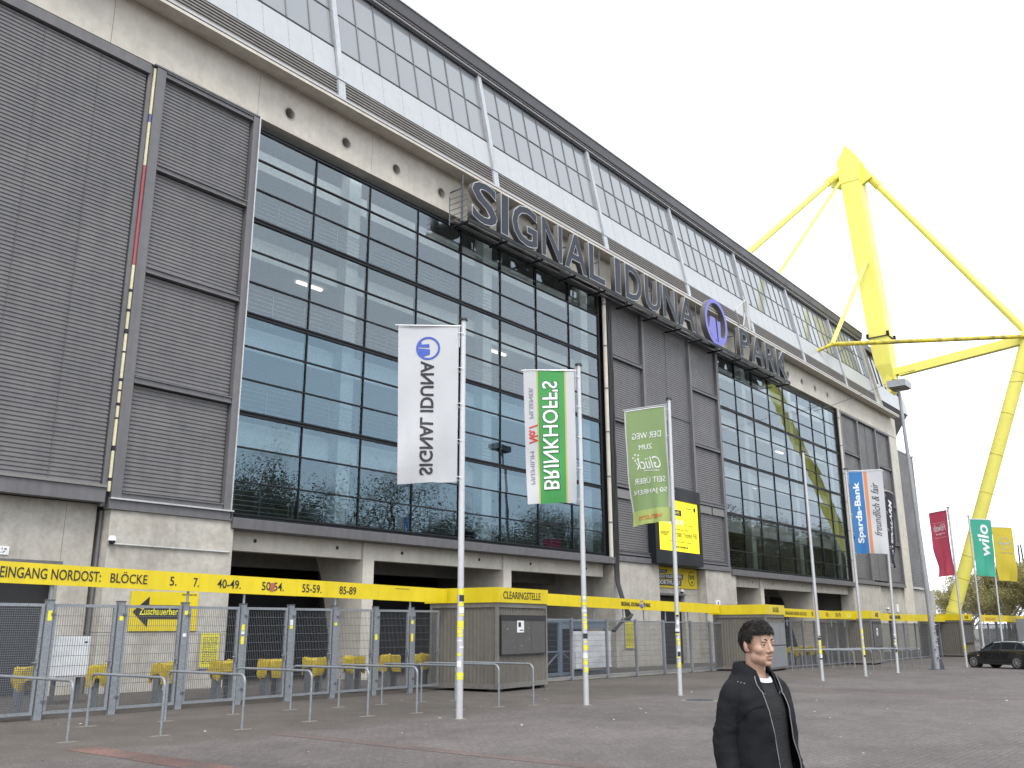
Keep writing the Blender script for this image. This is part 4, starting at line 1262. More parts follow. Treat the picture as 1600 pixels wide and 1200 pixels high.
lm = logo_mesh(0.16, 0.008, 'sign_blue'); lm.transform(frame_matrix((33.54, 19.922, 2.655), (1, 0, 0), (0, 0, 1))); put(lm, 'emblem', f2)
tag(fence_run('tall mesh fence and gates between the second and third container', [44.0, 45.6, 47.2, 48.8, 50.4, 52.0, 53.6], 18.6, 2.3), group=None)
f3, a3, d3, n3 = fascia('entrance_fascia', 'yellow fascia with block numbers between the two ticket containers', (43.9, 18.2), (54.2, 18.2), 2.22, 2.62, (0.5, 2.5, 4.5, 6.5, 8.5), 3, 0.009)
for s, x0, x1 in (('EINGANG NORD: BLÖCKE', 44.1, 46.8), ('8.', 47.5, 47.75), ('9.', 48.3, 48.55), ('10.', 49.5, 49.9), ('70-79', 50.9, 51.7)):
    lettering('print', s, (x0, 18.172, 2.32-0.009*(x0-43.9)), (1, 0, -0.009), x1-x0, 0.2, f3, 'black_print', 0.006)
MB().box(52.6, 53.5, 18.165, 18.175, 2.20, 2.46).build('green_notice', 'poster_yellow', f3)
fence_run('mesh fence with tall posts in front of the concrete corner', [57.2, 59.5, 62, 64.5, 67, 70, 73], 18.6, 2.3)
f4, a4, d4, n4 = fascia('entrance_fascia', 'yellow fascia behind the lamp post at the concrete corner', (56.9, 18.2), (73.2, 18.2), 2.10, 2.52, (1, 4, 7, 10, 13), 4, 0.003)
lettering('print', 'SIGNAL IDUNA PARK', (60.3, 18.172, 2.20), (1, 0, 0), 2.2, 0.22, f4, 'black_print', 0.006, 0.03)
fence_run('distant mesh fence behind the black car', [76, 79, 82, 85, 88, 91, 94], 16.6, 2.3)
f5, a5, d5, n5 = fascia('entrance_fascia', 'yellow fascia at the far right under the trees', (75.9, 16.4), (97, 15.8), 2.05, 2.55, (1, 5, 9, 13, 17), 4, 0.0)
lettering('print', 'EINGANG NORD', (77.2, 16.34, 2.14), (1, -0.028, 0), 3.0, 0.24, f5, 'strip_red', 0.006)
rb = thing('yellow_board', 'tall yellow board at the right edge of the picture', 'sign', (84.5, 14.6, 0))
MB().box(84.2, 87.6, 14.55, 14.62, 1.9, 4.25).build('board', 'banner_yellow', rb)
MB().box(84.1, 87.7, 14.7, 15.6, -0.4, 2.3).build('kiosk_body', 'container_grey', rb)
lettering('print', 'KASSE', (84.6, 14.535, 3.55), (1, 0, 0), 1.6, 0.32, rb, 'strip_red', 0.006)

# low kerb behind the second fence and the things behind the fence
kerb = MB().box(24.5, 44, 20.35, 20.6, -0.4, -0.02).build('kerb', 'concrete_base')
tag(kerb, 'low concrete kerb behind the mesh fence', kind='structure')
cab = thing('white_cabinet', 'white electrical cabinet leaning by the wall behind the second gate', 'cabinet', (11.55, 23, 0))
MB().box(11.12, 11.95, 22.95, 23.35, 0.62, 1.58).build('cabinet_body', 'white_sheet', cab)
MB().box(11.16, 11.91, 22.93, 22.948, 0.66, 1.54).build('cabinet_door', 'white_sheet', cab)
for x in (11.2, 11.8): MB().box(x, x+0.08, 23.1, 23.2, 0, 0.615).build('leg', 'galvanised_dark', cab)
MB().box(11.80, 11.87, 22.925, 22.93, 1.42, 1.46).build('sticker', 'black_print', cab)
crate = thing('steel_cage', 'blue grey steel cage with diagonal bracing behind the mesh fence', 'cage', (32, 22.5, 0))
for (x0, x1) in ((28.6, 31.2), (31.3, 34.6)):
    m = MB()
    for x in (x0, x1): m.box(x-0.05, x+0.05, 22.4, 22.5, -0.2, 2.05)
    m.box(x0+0.05, x1-0.05, 22.4, 22.5, 1.95, 2.05).box(x0+0.05, x1-0.05, 22.4, 22.5, -0.1, 0.0).box(x0+0.05, x1-0.05, 22.4, 22.5, 0.78, 0.84)
    m.bar((x0+0.05, 22.45, 0.78), ((x0+x1)/2, 22.45, 0.0), 0.05, 0.05); m.bar((x1-0.05, 22.45, 0.78), ((x0+x1)/2, 22.45, 0.0), 0.05, 0.05)
    m.box((x0+x1)/2-0.03, (x0+x1)/2+0.03, 22.42, 22.48, 0.84, 1.95)
    m.build('cage_frame', 'blue_steel', crate)
MB().box(28.7, 34.5, 23.4, 23.5, -0.15, 2.0).build('back_panel', 'frame_dark', crate)
MB().box(31.2, 34.7, 22.42, 22.52, 1.7, 2.08).build('header_plate', 'blue_steel', crate)
sh = MB()
nx, nz = 26, 14
for a in range(nx):
    for b in range(nz):
        def P(i, j): return (31.55+2.65*i/nx, 21.9+0.012*math.sin(i*0.5+j*0.2)+0.006*math.sin(j*0.9-i*0.3), 0.15+1.42*j/nz)
        sh.poly([P(a, b), P(a+1, b), P(a+1, b+1), P(a, b+1)])
so = sh.build('white_tarpaulin', 'white_sheet', None, smooth='all', fix=False)
tag(so, 'white plastic tarpaulin hung on the steel cage', 'tarpaulin')
MB().box(31.5, 34.25, 21.95, 22.0, 0.12, 1.6).build('backing_board', 'white_sheet', so)

# second group of queue rails, right
for i, (x, y) in enumerate(((43.0, 14.7), (44.3, 14.7), (45.5, 14.7), (46.8, 14.7), (48.0, 14.6), (49.2, 14.4), (50.4, 14.3), (51.6, 14.2))):
    t = thing('queue_rail', 'bent steel tube queue rail, %s from the left before the ticket containers' % ORD[i], 'railing', (x, y, ground_z(x)), 0, 'queue rails before the ticket containers')
    hoop_parts(t, 2.9)
for i in range(6):
    t0 = make_turnstile(i, 45.0+i*1.45)
    t0.location = (45.0+i*1.45, 19.6, ground_z(46))
    t0['label'] = 'turnstile under a yellow cover, %s from the left between the ticket containers' % ORD[i]
# ------------------------------------------------------------------ flags and flagpoles
def cloth_mat(name, col, trans=0.35):
    m, b, n, l = principled(name, col, 0.75)
    tr = n.new('ShaderNodeBsdfTranslucent'); tr.inputs['Color'].default_value = (*col, 1)
    mx = n.new('ShaderNodeMixShader'); mx.inputs[0].default_value = trans
    tc = n.new('ShaderNodeTexCoord'); ns = n.new('ShaderNodeTexNoise'); ns.inputs['Scale'].default_value = 3.0; ns.inputs['Detail'].default_value = 4
    l.new(tc.outputs['Object'], ns.inputs['Vector'])
    bp = n.new('ShaderNodeBump'); bp.inputs['Strength'].default_value = 0.25; bp.inputs['Distance'].default_value = 0.05
    l.new(ns.outputs['Fac'], bp.inputs['Height']); l.new(bp.outputs['Normal'], b.inputs['Normal']); l.new(bp.outputs['Normal'], tr.inputs['Normal'])
    out = n['Material Output']
    l.new(b.outputs[0], mx.inputs[1]); l.new(tr.outputs[0], mx.inputs[2]); l.new(mx.outputs[0], out.inputs['Surface'])
    return m
for nm, c in (('flag_white', (0.62, 0.63, 0.65)), ('flag_green', (0.075, 0.36, 0.10)), ('flag_gold', (0.55, 0.50, 0.14)), ('flag_sage', (0.275, 0.385, 0.17)), ('flag_lime', (0.43, 0.52, 0.17)),
              ('flag_blue', (0.055, 0.22, 0.52)), ('flag_orange', (0.75, 0.30, 0.14)), ('flag_black', (0.018, 0.016, 0.028)), ('flag_red', (0.58, 0.085, 0.14)), ('flag_teal', (0.07, 0.44, 0.31)), ('flag_yellow', (0.68, 0.55, 0.06))):
    cloth_mat(nm, c, 0.12 if nm == 'flag_black' else 0.35)
for nm, c in (('ink_black', (0.03, 0.03, 0.035)), ('ink_blue', (0.05, 0.10, 0.40)), ('ink_white', (0.74, 0.75, 0.76)), ('ink_grey', (0.22, 0.22, 0.24)), ('ink_red', (0.50, 0.05, 0.04)), ('ink_darkgreen', (0.02, 0.08, 0.03)), ('ink_orange', (0.55, 0.13, 0.03)), ('ink_silver', (0.40, 0.39, 0.34))):
    weathered(nm, c, 0.75, amount=0.08)
FH, FWID = 3.45, 1.34
class Flag:
    def __init__(self, label, hoist, z0, d, stripes, seed, w=FWID, sag=0.06, curl=0.0, bands=()):
        """stripes: (width fraction, material) from the hoist outwards; bands: same from the bottom up"""
        self.o = Vector((hoist[0], hoist[1], z0)); self.d = Vector((d[0], d[1], 0)).normalized(); self.n = self.d.cross(Vector((0, 0, 1)))
        self.w, self.sag, self.curl, self.seed = w, sag, curl, seed
        self.t = thing('flag', label, 'flag', tuple(self.o))
        mats = []
        for _, mm in list(stripes)+list(bands):
            if mm not in mats: mats.append(mm)
        ga, gm = [0.0], []
        acc = 0.0
        for fr, mm in stripes:
            k = max(1, int(fr*18))
            for q in range(k): ga.append(acc+fr*(q+1)/k); gm.append(mats.index(mm))
            acc += fr
        nb = 48
        m = MB()
        for j in range(nb+1):
            for a in ga: m.v.append(tuple(self.at(a*w, FH*j/nb)))
        na = len(ga)
        hb = bands[0] if bands else None
        for j in range(nb):
            for i in range(na-1):
                m.f.append((j*na+i, j*na+i+1, (j+1)*na+i+1, (j+1)*na+i))
                m.m.append(mats.index(hb[1]) if hb and (j+0.5)/nb < hb[0] else gm[i])
        m.build('cloth', mats, self.t, smooth='all', fix=False)
        hm = MB().tube([self.at(w*k/8, FH+0.005) for k in range(9)], 0.018, 6); hm.build('top_hem', 'ink_white', self.t)
    def at(self, a, b):
        u, v = a/self.w, b/FH
        s = self.seed
        free = (1-v)
        disp = self.sag*(math.sin(3.1*u+1.9*v*3+s)*0.5+math.sin(6.3*u-4.0*v+s*2.1)*0.3+0.35*math.sin(11*v+3*u+s))*(0.25+0.9*free)*(0.35+0.65*u)
        # creases that run from the lower hoist corner
        disp += self.sag*0.55*math.sin(14*(u*0.8+free*0.35)+s)*max(0.0, free-0.25)*(1-u)*1.3
        disp += 0.012*math.sin(23*(u+0.25*free)+s*3)*free*free+0.008*math.sin(31*u-9*free+s)*free
        out = a*(1-0.06*free*u)
        dz = -0.05*u*u*(0.5+free)
        side = self.curl*u*u*free
        return self.o+self.d*(out)+self.n*(disp+side)+Vector((0, 0, b+dz))
    def normal(self, a, b):
        e = 0.02
        n = (self.at(a+e, b)-self.at(a-e, b)).cross(self.at(a, b+e)-self.at(a, b-e))
        return n.normalized()
    def wrap(self, me, fn, name='print', parent=None):
        bm = bmesh.new(); bm.from_mesh(me)
        for _ in range(4):
            le = [e for e in bm.edges if e.calc_length() > 0.09]
            if not le: break
            bmesh.ops.subdivide_edges(bm, edges=le, cuts=1)
            bmesh.ops.triangulate(bm, faces=[f for f in bm.faces if len(f.verts) > 4])
        bm.to_mesh(me); bm.free()
        for v in me.vertices:
            a, b = fn(v.co.x, v.co.y)
            v.co = self.at(a, b)+self.normal(a, b)*v.co.z
        me.update()
        return put(me, name, self.t)
    def text(self, s, mode, a0, b0, w, h, mat, bold=0.0, shear=0.0, depth=0.022):
        me = text_mesh(s, w, h, depth, bold, shear, mat)
        if mode == 'up': fn = lambda x, y: (a0-y, b0+x)
        else: fn = lambda x, y: (a0+x, b0+y)
        return self.wrap(me, fn)
    def shape(self, prof, mat, depth=0.018, name='print'):
        me = MB().prism(prof, 'Z', -depth/2, depth/2).mesh(name, mat)
        return self.wrap(me, lambda x, y: (x, y), name)

def flagpole(label, x, y, top=8.35, arm=None, r=0.058, stickers=(), tip=None):
    zb = ground_z(x)
    t = thing('flagpole', label, 'flagpole', (x, y, zb), 0, 'flagpoles along the forecourt')
    tx = (tip or (0, 0))
    H = top-zb
    local_part(MB().tube([(0, 0, -0.05), (tx[0]*0.5, tx[1]*0.5, H*0.5), (tx[0], tx[1], H)], r, 14, radii=[r, r*0.9, r*0.72]), 'shaft', 'pole_alu', t, smooth=True)
    local_part(MB().cyl((tx[0], tx[1], H), (tx[0], tx[1], H+0.05), 0.095, 0.085, n=16), 'cap', 'rubber_black', t, smooth=True)
    local_part(MB().cyl((0, 0, -0.02), (0, 0, 0.012), 0.13, n=16), 'foot_patch', 'worn_patch', t)
    if arm:
        d = Vector((arm[0], arm[1], 0)).normalized()
        off = d*0.085
        b = Vector((tx[0], tx[1], 0))
        local_part(MB().tube([b+Vector((0, 0, H-0.13))+off*0.3, b+off+Vector((0, 0, H-0.13)), b+d*(FWID+0.16)+Vector((0, 0, H-0.15))], 0.017, 8), 'flag_arm', 'pole_alu', t)
        local_part(MB().tube([b+off+Vector((0, 0, H-0.1)), b+off+Vector((0, 0, H-0.62))], 0.012, 8), 'arm_slider', 'pole_alu', t)
        for k in range(5):
            zz = H-0.35-k*0.8
            n = 12
            pts = [b+Vector((math.cos(2*PI*j/n)*0.075, math.sin(2*PI*j/n)*0.075, zz-0.05*math.cos(2*PI*j/n)))+off*0.45 for j in range(n+1)]
            local_part(MB().tube(pts, 0.008, 5, cap=False), 'halyard_loop', 'ink_white', t)
    for (z0, z1, kind) in stickers:
        rr = r*1.012
        a0 = rnd.uniform(-3.6, -2.6); span = rnd.uniform(1.2, 3.0)
        m = MB(); n = 8
        bot = [(rr*math.cos(a0+span*k/n), rr*math.sin(a0+span*k/n), z0) for k in range(n+1)]
        tp_ = [(rr*math.cos(a0+span*k/n), rr*math.sin(a0+span*k/n), z1) for k in range(n+1)]
        m.ring_loft([bot, tp_], cap=False, closed=False)
        local_part(m, 'sticker', kind, t)
    return t
def sticker_set(seed, n=14):
    rr = random.Random(seed)
    out = []
    z = 0.75
    for k in range(n):
        h = rr.choice((0.03, 0.05, 0.08, 0.12))
        out.append((z, z+h, rr.choice(('sticker_yellow', 'sticker_yellow', 'black_print', 'sticker_white', 'sticker_yellow'))))
        z += h+rr.choice((0.01, 0.02, 0.06, 0.1))
    return out
PY = 12.95
flagpole('aluminium flagpole carrying the white flag with blue round emblem', 14.40, 12.83, 8.34, (-0.69, 0.72), 0.072, sticker_set(1, 15))
flagpole('aluminium flagpole carrying the green and white beer flag', 19.06, PY, 8.36, (-0.66, 0.75), 0.07, sticker_set(2, 15))
flagpole('aluminium flagpole carrying the sage green flag', 23.66, PY, 8.36, (-0.145, 0.99), 0.068, sticker_set(3, 13), (0.18, 0))
flagpole('bare aluminium flagpole without any flag right of the man', 34.35, PY, 8.28, None, 0.066, sticker_set(4, 9))
flagpole('aluminium flagpole carrying the blue and white bank flag', 39.08, PY, 8.22, (0.29, -0.957), 0.066, sticker_set(5, 9))
flagpole('aluminium flagpole carrying the narrow black flag', 43.32, PY, 8.0, (1.0, 0.0), 0.066, sticker_set(6, 9), (0.7, 0))
flagpole('aluminium flagpole carrying the red flag before the black car', 53.1, 12.4, 7.9, (0.59, 0.81), 0.066, sticker_set(7, 5), (0.2, 0))
flagpole('aluminium flagpole carrying the teal flag', 61.9, 13.41, 8.35, (0.79, -0.61), 0.066, (), (0.5, 0))
flagpole('aluminium flagpole carrying the yellow flag', 66.2, 13.23, 8.2, (0.67, -0.74), 0.066, (), (1.1, 0))

def hoist(x, y, d, off=0.11):
    v = Vector((d[0], d[1], 0)).normalized(); return (x+v.x*off, y+v.y*off)
# 1 white flag, seen from its back
d = (-0.69, 0.72)
F1 = Flag('white flag with mirrored dark lettering and blue round emblem at its top', hoist(14.41, 12.83, d), 4.74, d, [(1, 'flag_white')], 0.7, 1.33, 0.12)
F1.text('SIGNAL IDUNA', 'up', 0.83, 0.16, 2.50, 0.30, 'ink_black', 0.02)
lm = logo_mesh(0.265, 0.02, 'ink_blue')
F1.wrap(lm, lambda x, y: (0.67-y, 2.95+x), 'emblem')
# 2 beer flag
d = (-0.66, 0.75)
F2 = Flag('white flag with a broad green band and mirrored white beer lettering', hoist(19.05, PY, d), 4.78, d, [(0.17, 'flag_white'), (0.03, 'flag_gold'), (0.52, 'flag_green'), (0.03, 'flag_gold'), (0.25, 'flag_white')], 2.1, 1.33, 0.14)
F2.text("BRINKHOFF'S", 'up', 0.87, 0.32, 2.86, 0.46, 'ink_darkgreen', 0.035, 0, 0.018)
F2.text("BRINKHOFF'S", 'up', 0.855, 0.34, 2.82, 0.42, 'ink_white', 0.012, 0, 0.028)
F2.text('PREMIUM', 'up', 1.20, 0.50, 0.85, 0.11, 'ink_grey', 0, 0)
F2.text('PILSENER', 'up', 1.20, 2.20, 0.80, 0.11, 'ink_grey', 0, 0)
F2.text('No.1', 'up', 1.22, 1.55, 0.48, 0.24, 'ink_red', 0.03, 0.35)
# 3 sage green flag, mirrored lines
d = (-0.145, 0.99)
F3 = Flag('sage green flag with mirrored white lettering and a lime lower edge', hoist(23.84, PY, d), 4.72, d, [(0.04, 'flag_white'), (0.93, 'flag_sage'), (0.03, 'flag_white')], 4.0, 1.34, 0.16, 0.0, bands=[(0.115, 'flag_lime')])
F3.text('DER WEG', 'flat', 0.20, 2.55, 0.92, 0.19, 'ink_white', -0.002)
F3.text('ZUM', 'flat', 0.50, 2.22, 0.42, 0.15, 'ink_white', -0.002)
F3.text('Glück', 'flat', 0.26, 1.62, 0.80, 0.36, 'ink_white', -0.004, 0.45)
F3.shape([(0.30, 1.54), (0.80, 1.57), (0.80, 1.585), (0.30, 1.56)], 'ink_white')
for k in range(5):
    aa = 2*PI*k/5; F3.shape([(1.03+0.04*math.cos(aa), 2.0+0.04*math.sin(aa)), (1.03+0.12*math.cos(aa+0.25), 2.0+0.12*math.sin(aa+0.25)), (1.03+0.12*math.cos(aa-0.25), 2.0+0.12*math.sin(aa-0.25))], 'ink_white')
F3.text('SEIT ÜBER', 'flat', 0.14, 1.20, 0.98, 0.20, 'ink_white', -0.002)
F3.text('50 JAHREN.', 'flat', 0.10, 0.85, 1.12, 0.18, 'ink_white', -0.002)
F3.text('WESTLOTTO', 'flat', 0.22, 0.13, 0.85, 0.12, 'ink_orange', 0.005)
# 5 bank flag
d = (0.29, -0.957)
F5 = Flag('white flag with blue and orange stripes and upright bank lettering', hoist(39.06, PY, d), 4.68, d, [(0.40, 'flag_blue'), (0.03, 'flag_white'), (0.10, 'flag_orange'), (0.47, 'flag_white')], 5.0, 1.34, 0.10)
F5.text('Sparda-Bank', 'up', 0.44, 0.42, 2.55, 0.32, 'ink_white', 0.03)
F5.text('freundlich & fair', 'up', 1.12, 0.72, 2.2, 0.30, 'ink_black', -0.004, 0.4)
# 6 black flag seen nearly edge on
d = (1.0, -0.02)
F6 = Flag('narrow black flag with slanted white lettering seen almost edge on', hoist(43.95, PY, d, 0.13), 4.45, d, [(1, 'flag_black')], 1.2, 1.34, 0.10, -0.25)
F6.text('FLYERALARM', 'up', 0.95, 0.35, 2.7, 0.48, 'ink_white', 0.02, 0.25)
# 7 red flag, back
d = (0.59, 0.81)
F7 = Flag('faded red flag with small mirrored white script', hoist(53.25, 12.42, d), 4.35, d, [(1, 'flag_red')], 3.3, 1.34, 0.18)
F7.text('Hövels', 'flat', 0.22, 2.40, 0.95, 0.38, 'ink_white', 0.0, 0.35)
F7.text('Original', 'flat', 0.32, 2.18, 0.7, 0.13, 'ink_white')
F7.shape([(0.2, 2.05), (1.15, 2.05), (1.15, 2.065), (0.2, 2.065)], 'ink_white')
F7.shape([(0.2, 2.85), (1.15, 2.85), (1.15, 2.865), (0.2, 2.865)], 'ink_white')
# 8 teal flag
d = (0.79, -0.61)
F8 = Flag('teal green flag with big white lower case lettering', hoist(62.35, 13.41, d), 4.72, d, [(1, 'flag_teal')], 0.2, 1.5, 0.12)
F8.text('wilo', 'up', 1.2, 1.20, 1.95, 0.78, 'ink_white', 0.02, 0.1)
# 9 yellow flag with ring and lightning bar
d = (0.67, -0.74)
F9 = Flag('yellow flag with a thin silver ring and lightning bar emblem', hoist(67.2, 13.23, d), 4.6, d, [(1, 'flag_yellow')], 2.7, 1.4, 0.14)
n = 30
m = MB(); ring = lambda r, z: [(r*math.cos(2*PI*k/n), r*math.sin(2*PI*k/n), z) for k in range(n)]
m.ring_loft([ring(0.40, -0.01), ring(0.40, 0.01), ring(0.35, 0.01), ring(0.35, -0.01), ring(0.40, -0.01)], cap=False)
F9.wrap(m.mesh('emblem', 'ink_silver'), lambda x, y: (0.75+x, 2.40+y), 'emblem')
F9.shape([(0.25, 2.36), (0.72, 2.36), (0.68, 2.28), (1.28, 2.42), (0.78, 2.43), (0.82, 2.52)], 'ink_silver')
F9.text('Wir leben Autos.', 'flat', 0.3, 1.75, 0.95, 0.10, 'ink_silver')

# ------------------------------------------------------------------ lamp mast
lamp = thing('lamp_mast', 'tall grey tapered steel lamp mast with a boxy head right of the bank flag', 'street lamp', (49.2, 12.82, ground_z(49.2)))
zb = ground_z(49.2)
MB().tube([(49.2, 12.82, zb-0.05), (49.0, 12.82, zb+3.2), (48.15, 12.84, 13.4), (48.1, 12.84, 13.85)], 0.2, 16, radii=[0.165, 0.135, 0.075, 0.07]).build('mast_tube', 'mast_grey', lamp, smooth=True)
for s in (-1, 1):
    MB().prism([(12.82-0.3, zb), (12.82+0.3, zb), (12.82+0.2, zb+0.5), (12.82-0.2, zb+0.5)], 'X', 49.2+s*0.1-0.01, 49.2+s*0.1+0.01).build('base_fin', 'galvanised_dark', lamp)
MB().cyl((49.2, 12.82, zb), (49.2, 12.82, zb+0.03), 0.42, n=18).build('base_plate', 'galvanised_dark', lamp)
MB().box(47.6, 48.7, 12.35, 13.25, 13.6, 13.95).build('lamp_head', 'mast_grey', lamp)
MB().box(47.7, 48.6, 12.45, 13.15, 13.55, 13.598).build('lamp_glass', 'sign_side', lamp)
for k in range(12):
    z = zb+0.5+k*0.2; a = rnd.uniform(-2.9, -1.9)
    MB().box(49.17+0.22*math.cos(a)-0.03, 49.17+0.22*math.cos(a)+0.03, 12.82+0.22*math.sin(a)-0.03, 12.82+0.22*math.sin(a)+0.03, z, z+rnd.uniform(0.03, 0.1)).build('sticker', rnd.choice(('sticker_white', 'sign_side', 'strip_violet')), lamp)
# a distant lattice mast
lat = thing('lattice_mast', 'distant thin dark lattice mast above the trees at the right edge', 'mast', (230, 40, 0))
for (dx, dy) in ((-1, -1), (1, -1), (1, 1), (-1, 1)):
    MB().cyl((230.8+dx*0.8, 40+dy*0.8, 0), (230.8+dx*0.25, 40+dy*0.25, 19.2), 0.1, n=6).build('leg', 'frame_dark', lat)
for k in range(16):
    t0, t1 = k/16, (k+1)/16
    w0, w1 = 0.8-0.55*t0, 0.8-0.55*t1
    s = 1 if k % 2 else -1
    MB().cyl((230.8-s*w0, 40-w0, 19.2*t0), (230.8+s*w1, 40-w1, 19.2*t1), 0.06, n=5).build('lattice_brace', 'frame_dark', lat)
MB().cyl((230.8, 40, 19.2), (230.8, 40, 20.4), 0.06, n=6).build('aerial', 'frame_dark', lat)

# ------------------------------------------------------------------ parked black estate car
m_, b_, n_, l_ = principled('car_paint', (0.006, 0.006, 0.011), 0.22, 0.0, 0.6)
b_.inputs['Coat Weight'].default_value = 1.0; b_.inputs['Coat Roughness'].default_value = 0.03
m_, b_, n_, l_ = principled('car_glass', (0.012, 0.014, 0.016), 0.04, 0.0, 0.7)
weathered('car_chrome', (0.6, 0.6, 0.62), 0.15, 0.9, amount=0.05)
weathered('car_rim', (0.55, 0.55, 0.57), 0.3, 0.7, amount=0.05)
weathered('car_lamp', (0.65, 0.66, 0.68), 0.12, 0.2, amount=0.05)
weathered('car_amber', (0.7, 0.5, 0.3), 0.2, amount=0.05)
fw, rw = Vector((53.41, 12.05)), Vector((51.98, 9.55))
hd_ = (fw-rw).normalized(); WB_ = (fw-rw).length
ang = math.atan2(hd_.y, hd_.x)
# wheels on the left side sit at local y = +0.80; local x = 0 at the rear axle
left = Vector((-hd_.y, hd_.x))
CARS = 0.89
org = fw-hd_*(WB_*CARS)-left*0.82*CARS
car = thing('estate_car', 'shiny black estate car with silver alloy wheels parked at the right edge', 'car', (org.x, org.y, ground_z(52)), ang)
WB = WB_
car.scale = (CARS, CARS, CARS)
L0, L1 = -0.95, WB+0.86
def body_ring(x, zlo, zbelt, w, tuck, top):
    """half contour from sill to centre line of the upper surface, mirrored"""
    pts = [(w-tuck-0.06, zlo), (w-0.02, zlo+0.10), (w, zlo+0.28), (w-0.015, (zlo+zbelt)/2+0.12), (w-0.05, zbelt-0.03), (w-0.10, zbelt+0.01), (w*0.55, top), (0.0, top+0.012)]
    ring = [(x, y, z) for y, z in pts] + [(x, -y, z) for y, z in reversed(pts[:-1])]
    return ring
m = MB()
st = [(L0, 0.36, 0.82, 0.66, 0.1, 0.86), (L0+0.10, 0.26, 0.98, 0.80, 0.1, 1.0), (L0+0.45, 0.22, 1.0, 0.90, 0.05, 1.03), (0.0, 0.22, 1.0, 0.925, 0.04, 1.02), (1.0, 0.20, 0.98, 0.93, 0.04, 1.0),
      (WB-0.75, 0.20, 0.95, 0.93, 0.04, 0.98), (WB-0.35, 0.21, 0.93, 0.925, 0.04, 0.99), (WB, 0.22, 0.88, 0.92, 0.05, 0.93), (WB+0.40, 0.22, 0.80, 0.89, 0.08, 0.85), (WB+0.68, 0.24, 0.70, 0.80, 0.12, 0.74), (L1, 0.30, 0.58, 0.62, 0.14, 0.62)]
m.ring_loft([body_ring(*q) for q in st])
local_part(m, 'body', 'car_paint', car, smooth=35)
def cab_ring(x, z0, z1, w0, w1):
    pts = [(w0, z0), (w0-(w0-w1)*0.5-0.005, (z0+z1)/2), (w1, z1-0.05), (w1-0.10, z1-0.008), (0, z1)]
    return [(x, y, z) for y, z in pts]+[(x, -y, z) for y, z in reversed(pts[:-1])]
m = MB()
cs = [(L0+0.12, 0.98, 1.04, 0.78, 0.72), (L0+0.50, 1.0, 1.38, 0.82, 0.62), (0.0, 1.0, 1.45, 0.83, 0.64), (0.9, 0.985, 1.47, 0.83, 0.64), (1.55, 0.97, 1.43, 0.83, 0.64), (1.95, 0.96, 1.30, 0.82, 0.66), (2.45, 0.955, 1.0, 0.80, 0.72)]
m.ring_loft([cab_ring(*q) for q in cs])
local_part(m, 'greenhouse', 'car_glass', car, smooth=35)
m = MB()
rs = [(L0+0.30, 1.20, 0.67), (L0+0.50, 1.385, 0.60), (0.0, 1.455, 0.62), (0.9, 1.475, 0.62), (1.55, 1.435, 0.62), (1.72, 1.385, 0.62)]
m.ring_loft([[(x, y, z-0.045*(abs(y)/w)**3) for y in [w*(1-2*k/10) for k in range(11)]]+[(x, y, z-0.05-0.045*(abs(y)/w)**3) for y in [-w*(1-2*k/10) for k in range(11)]] for x, z, w in rs])
local_part(m, 'roof', 'car_paint', car, smooth=40)
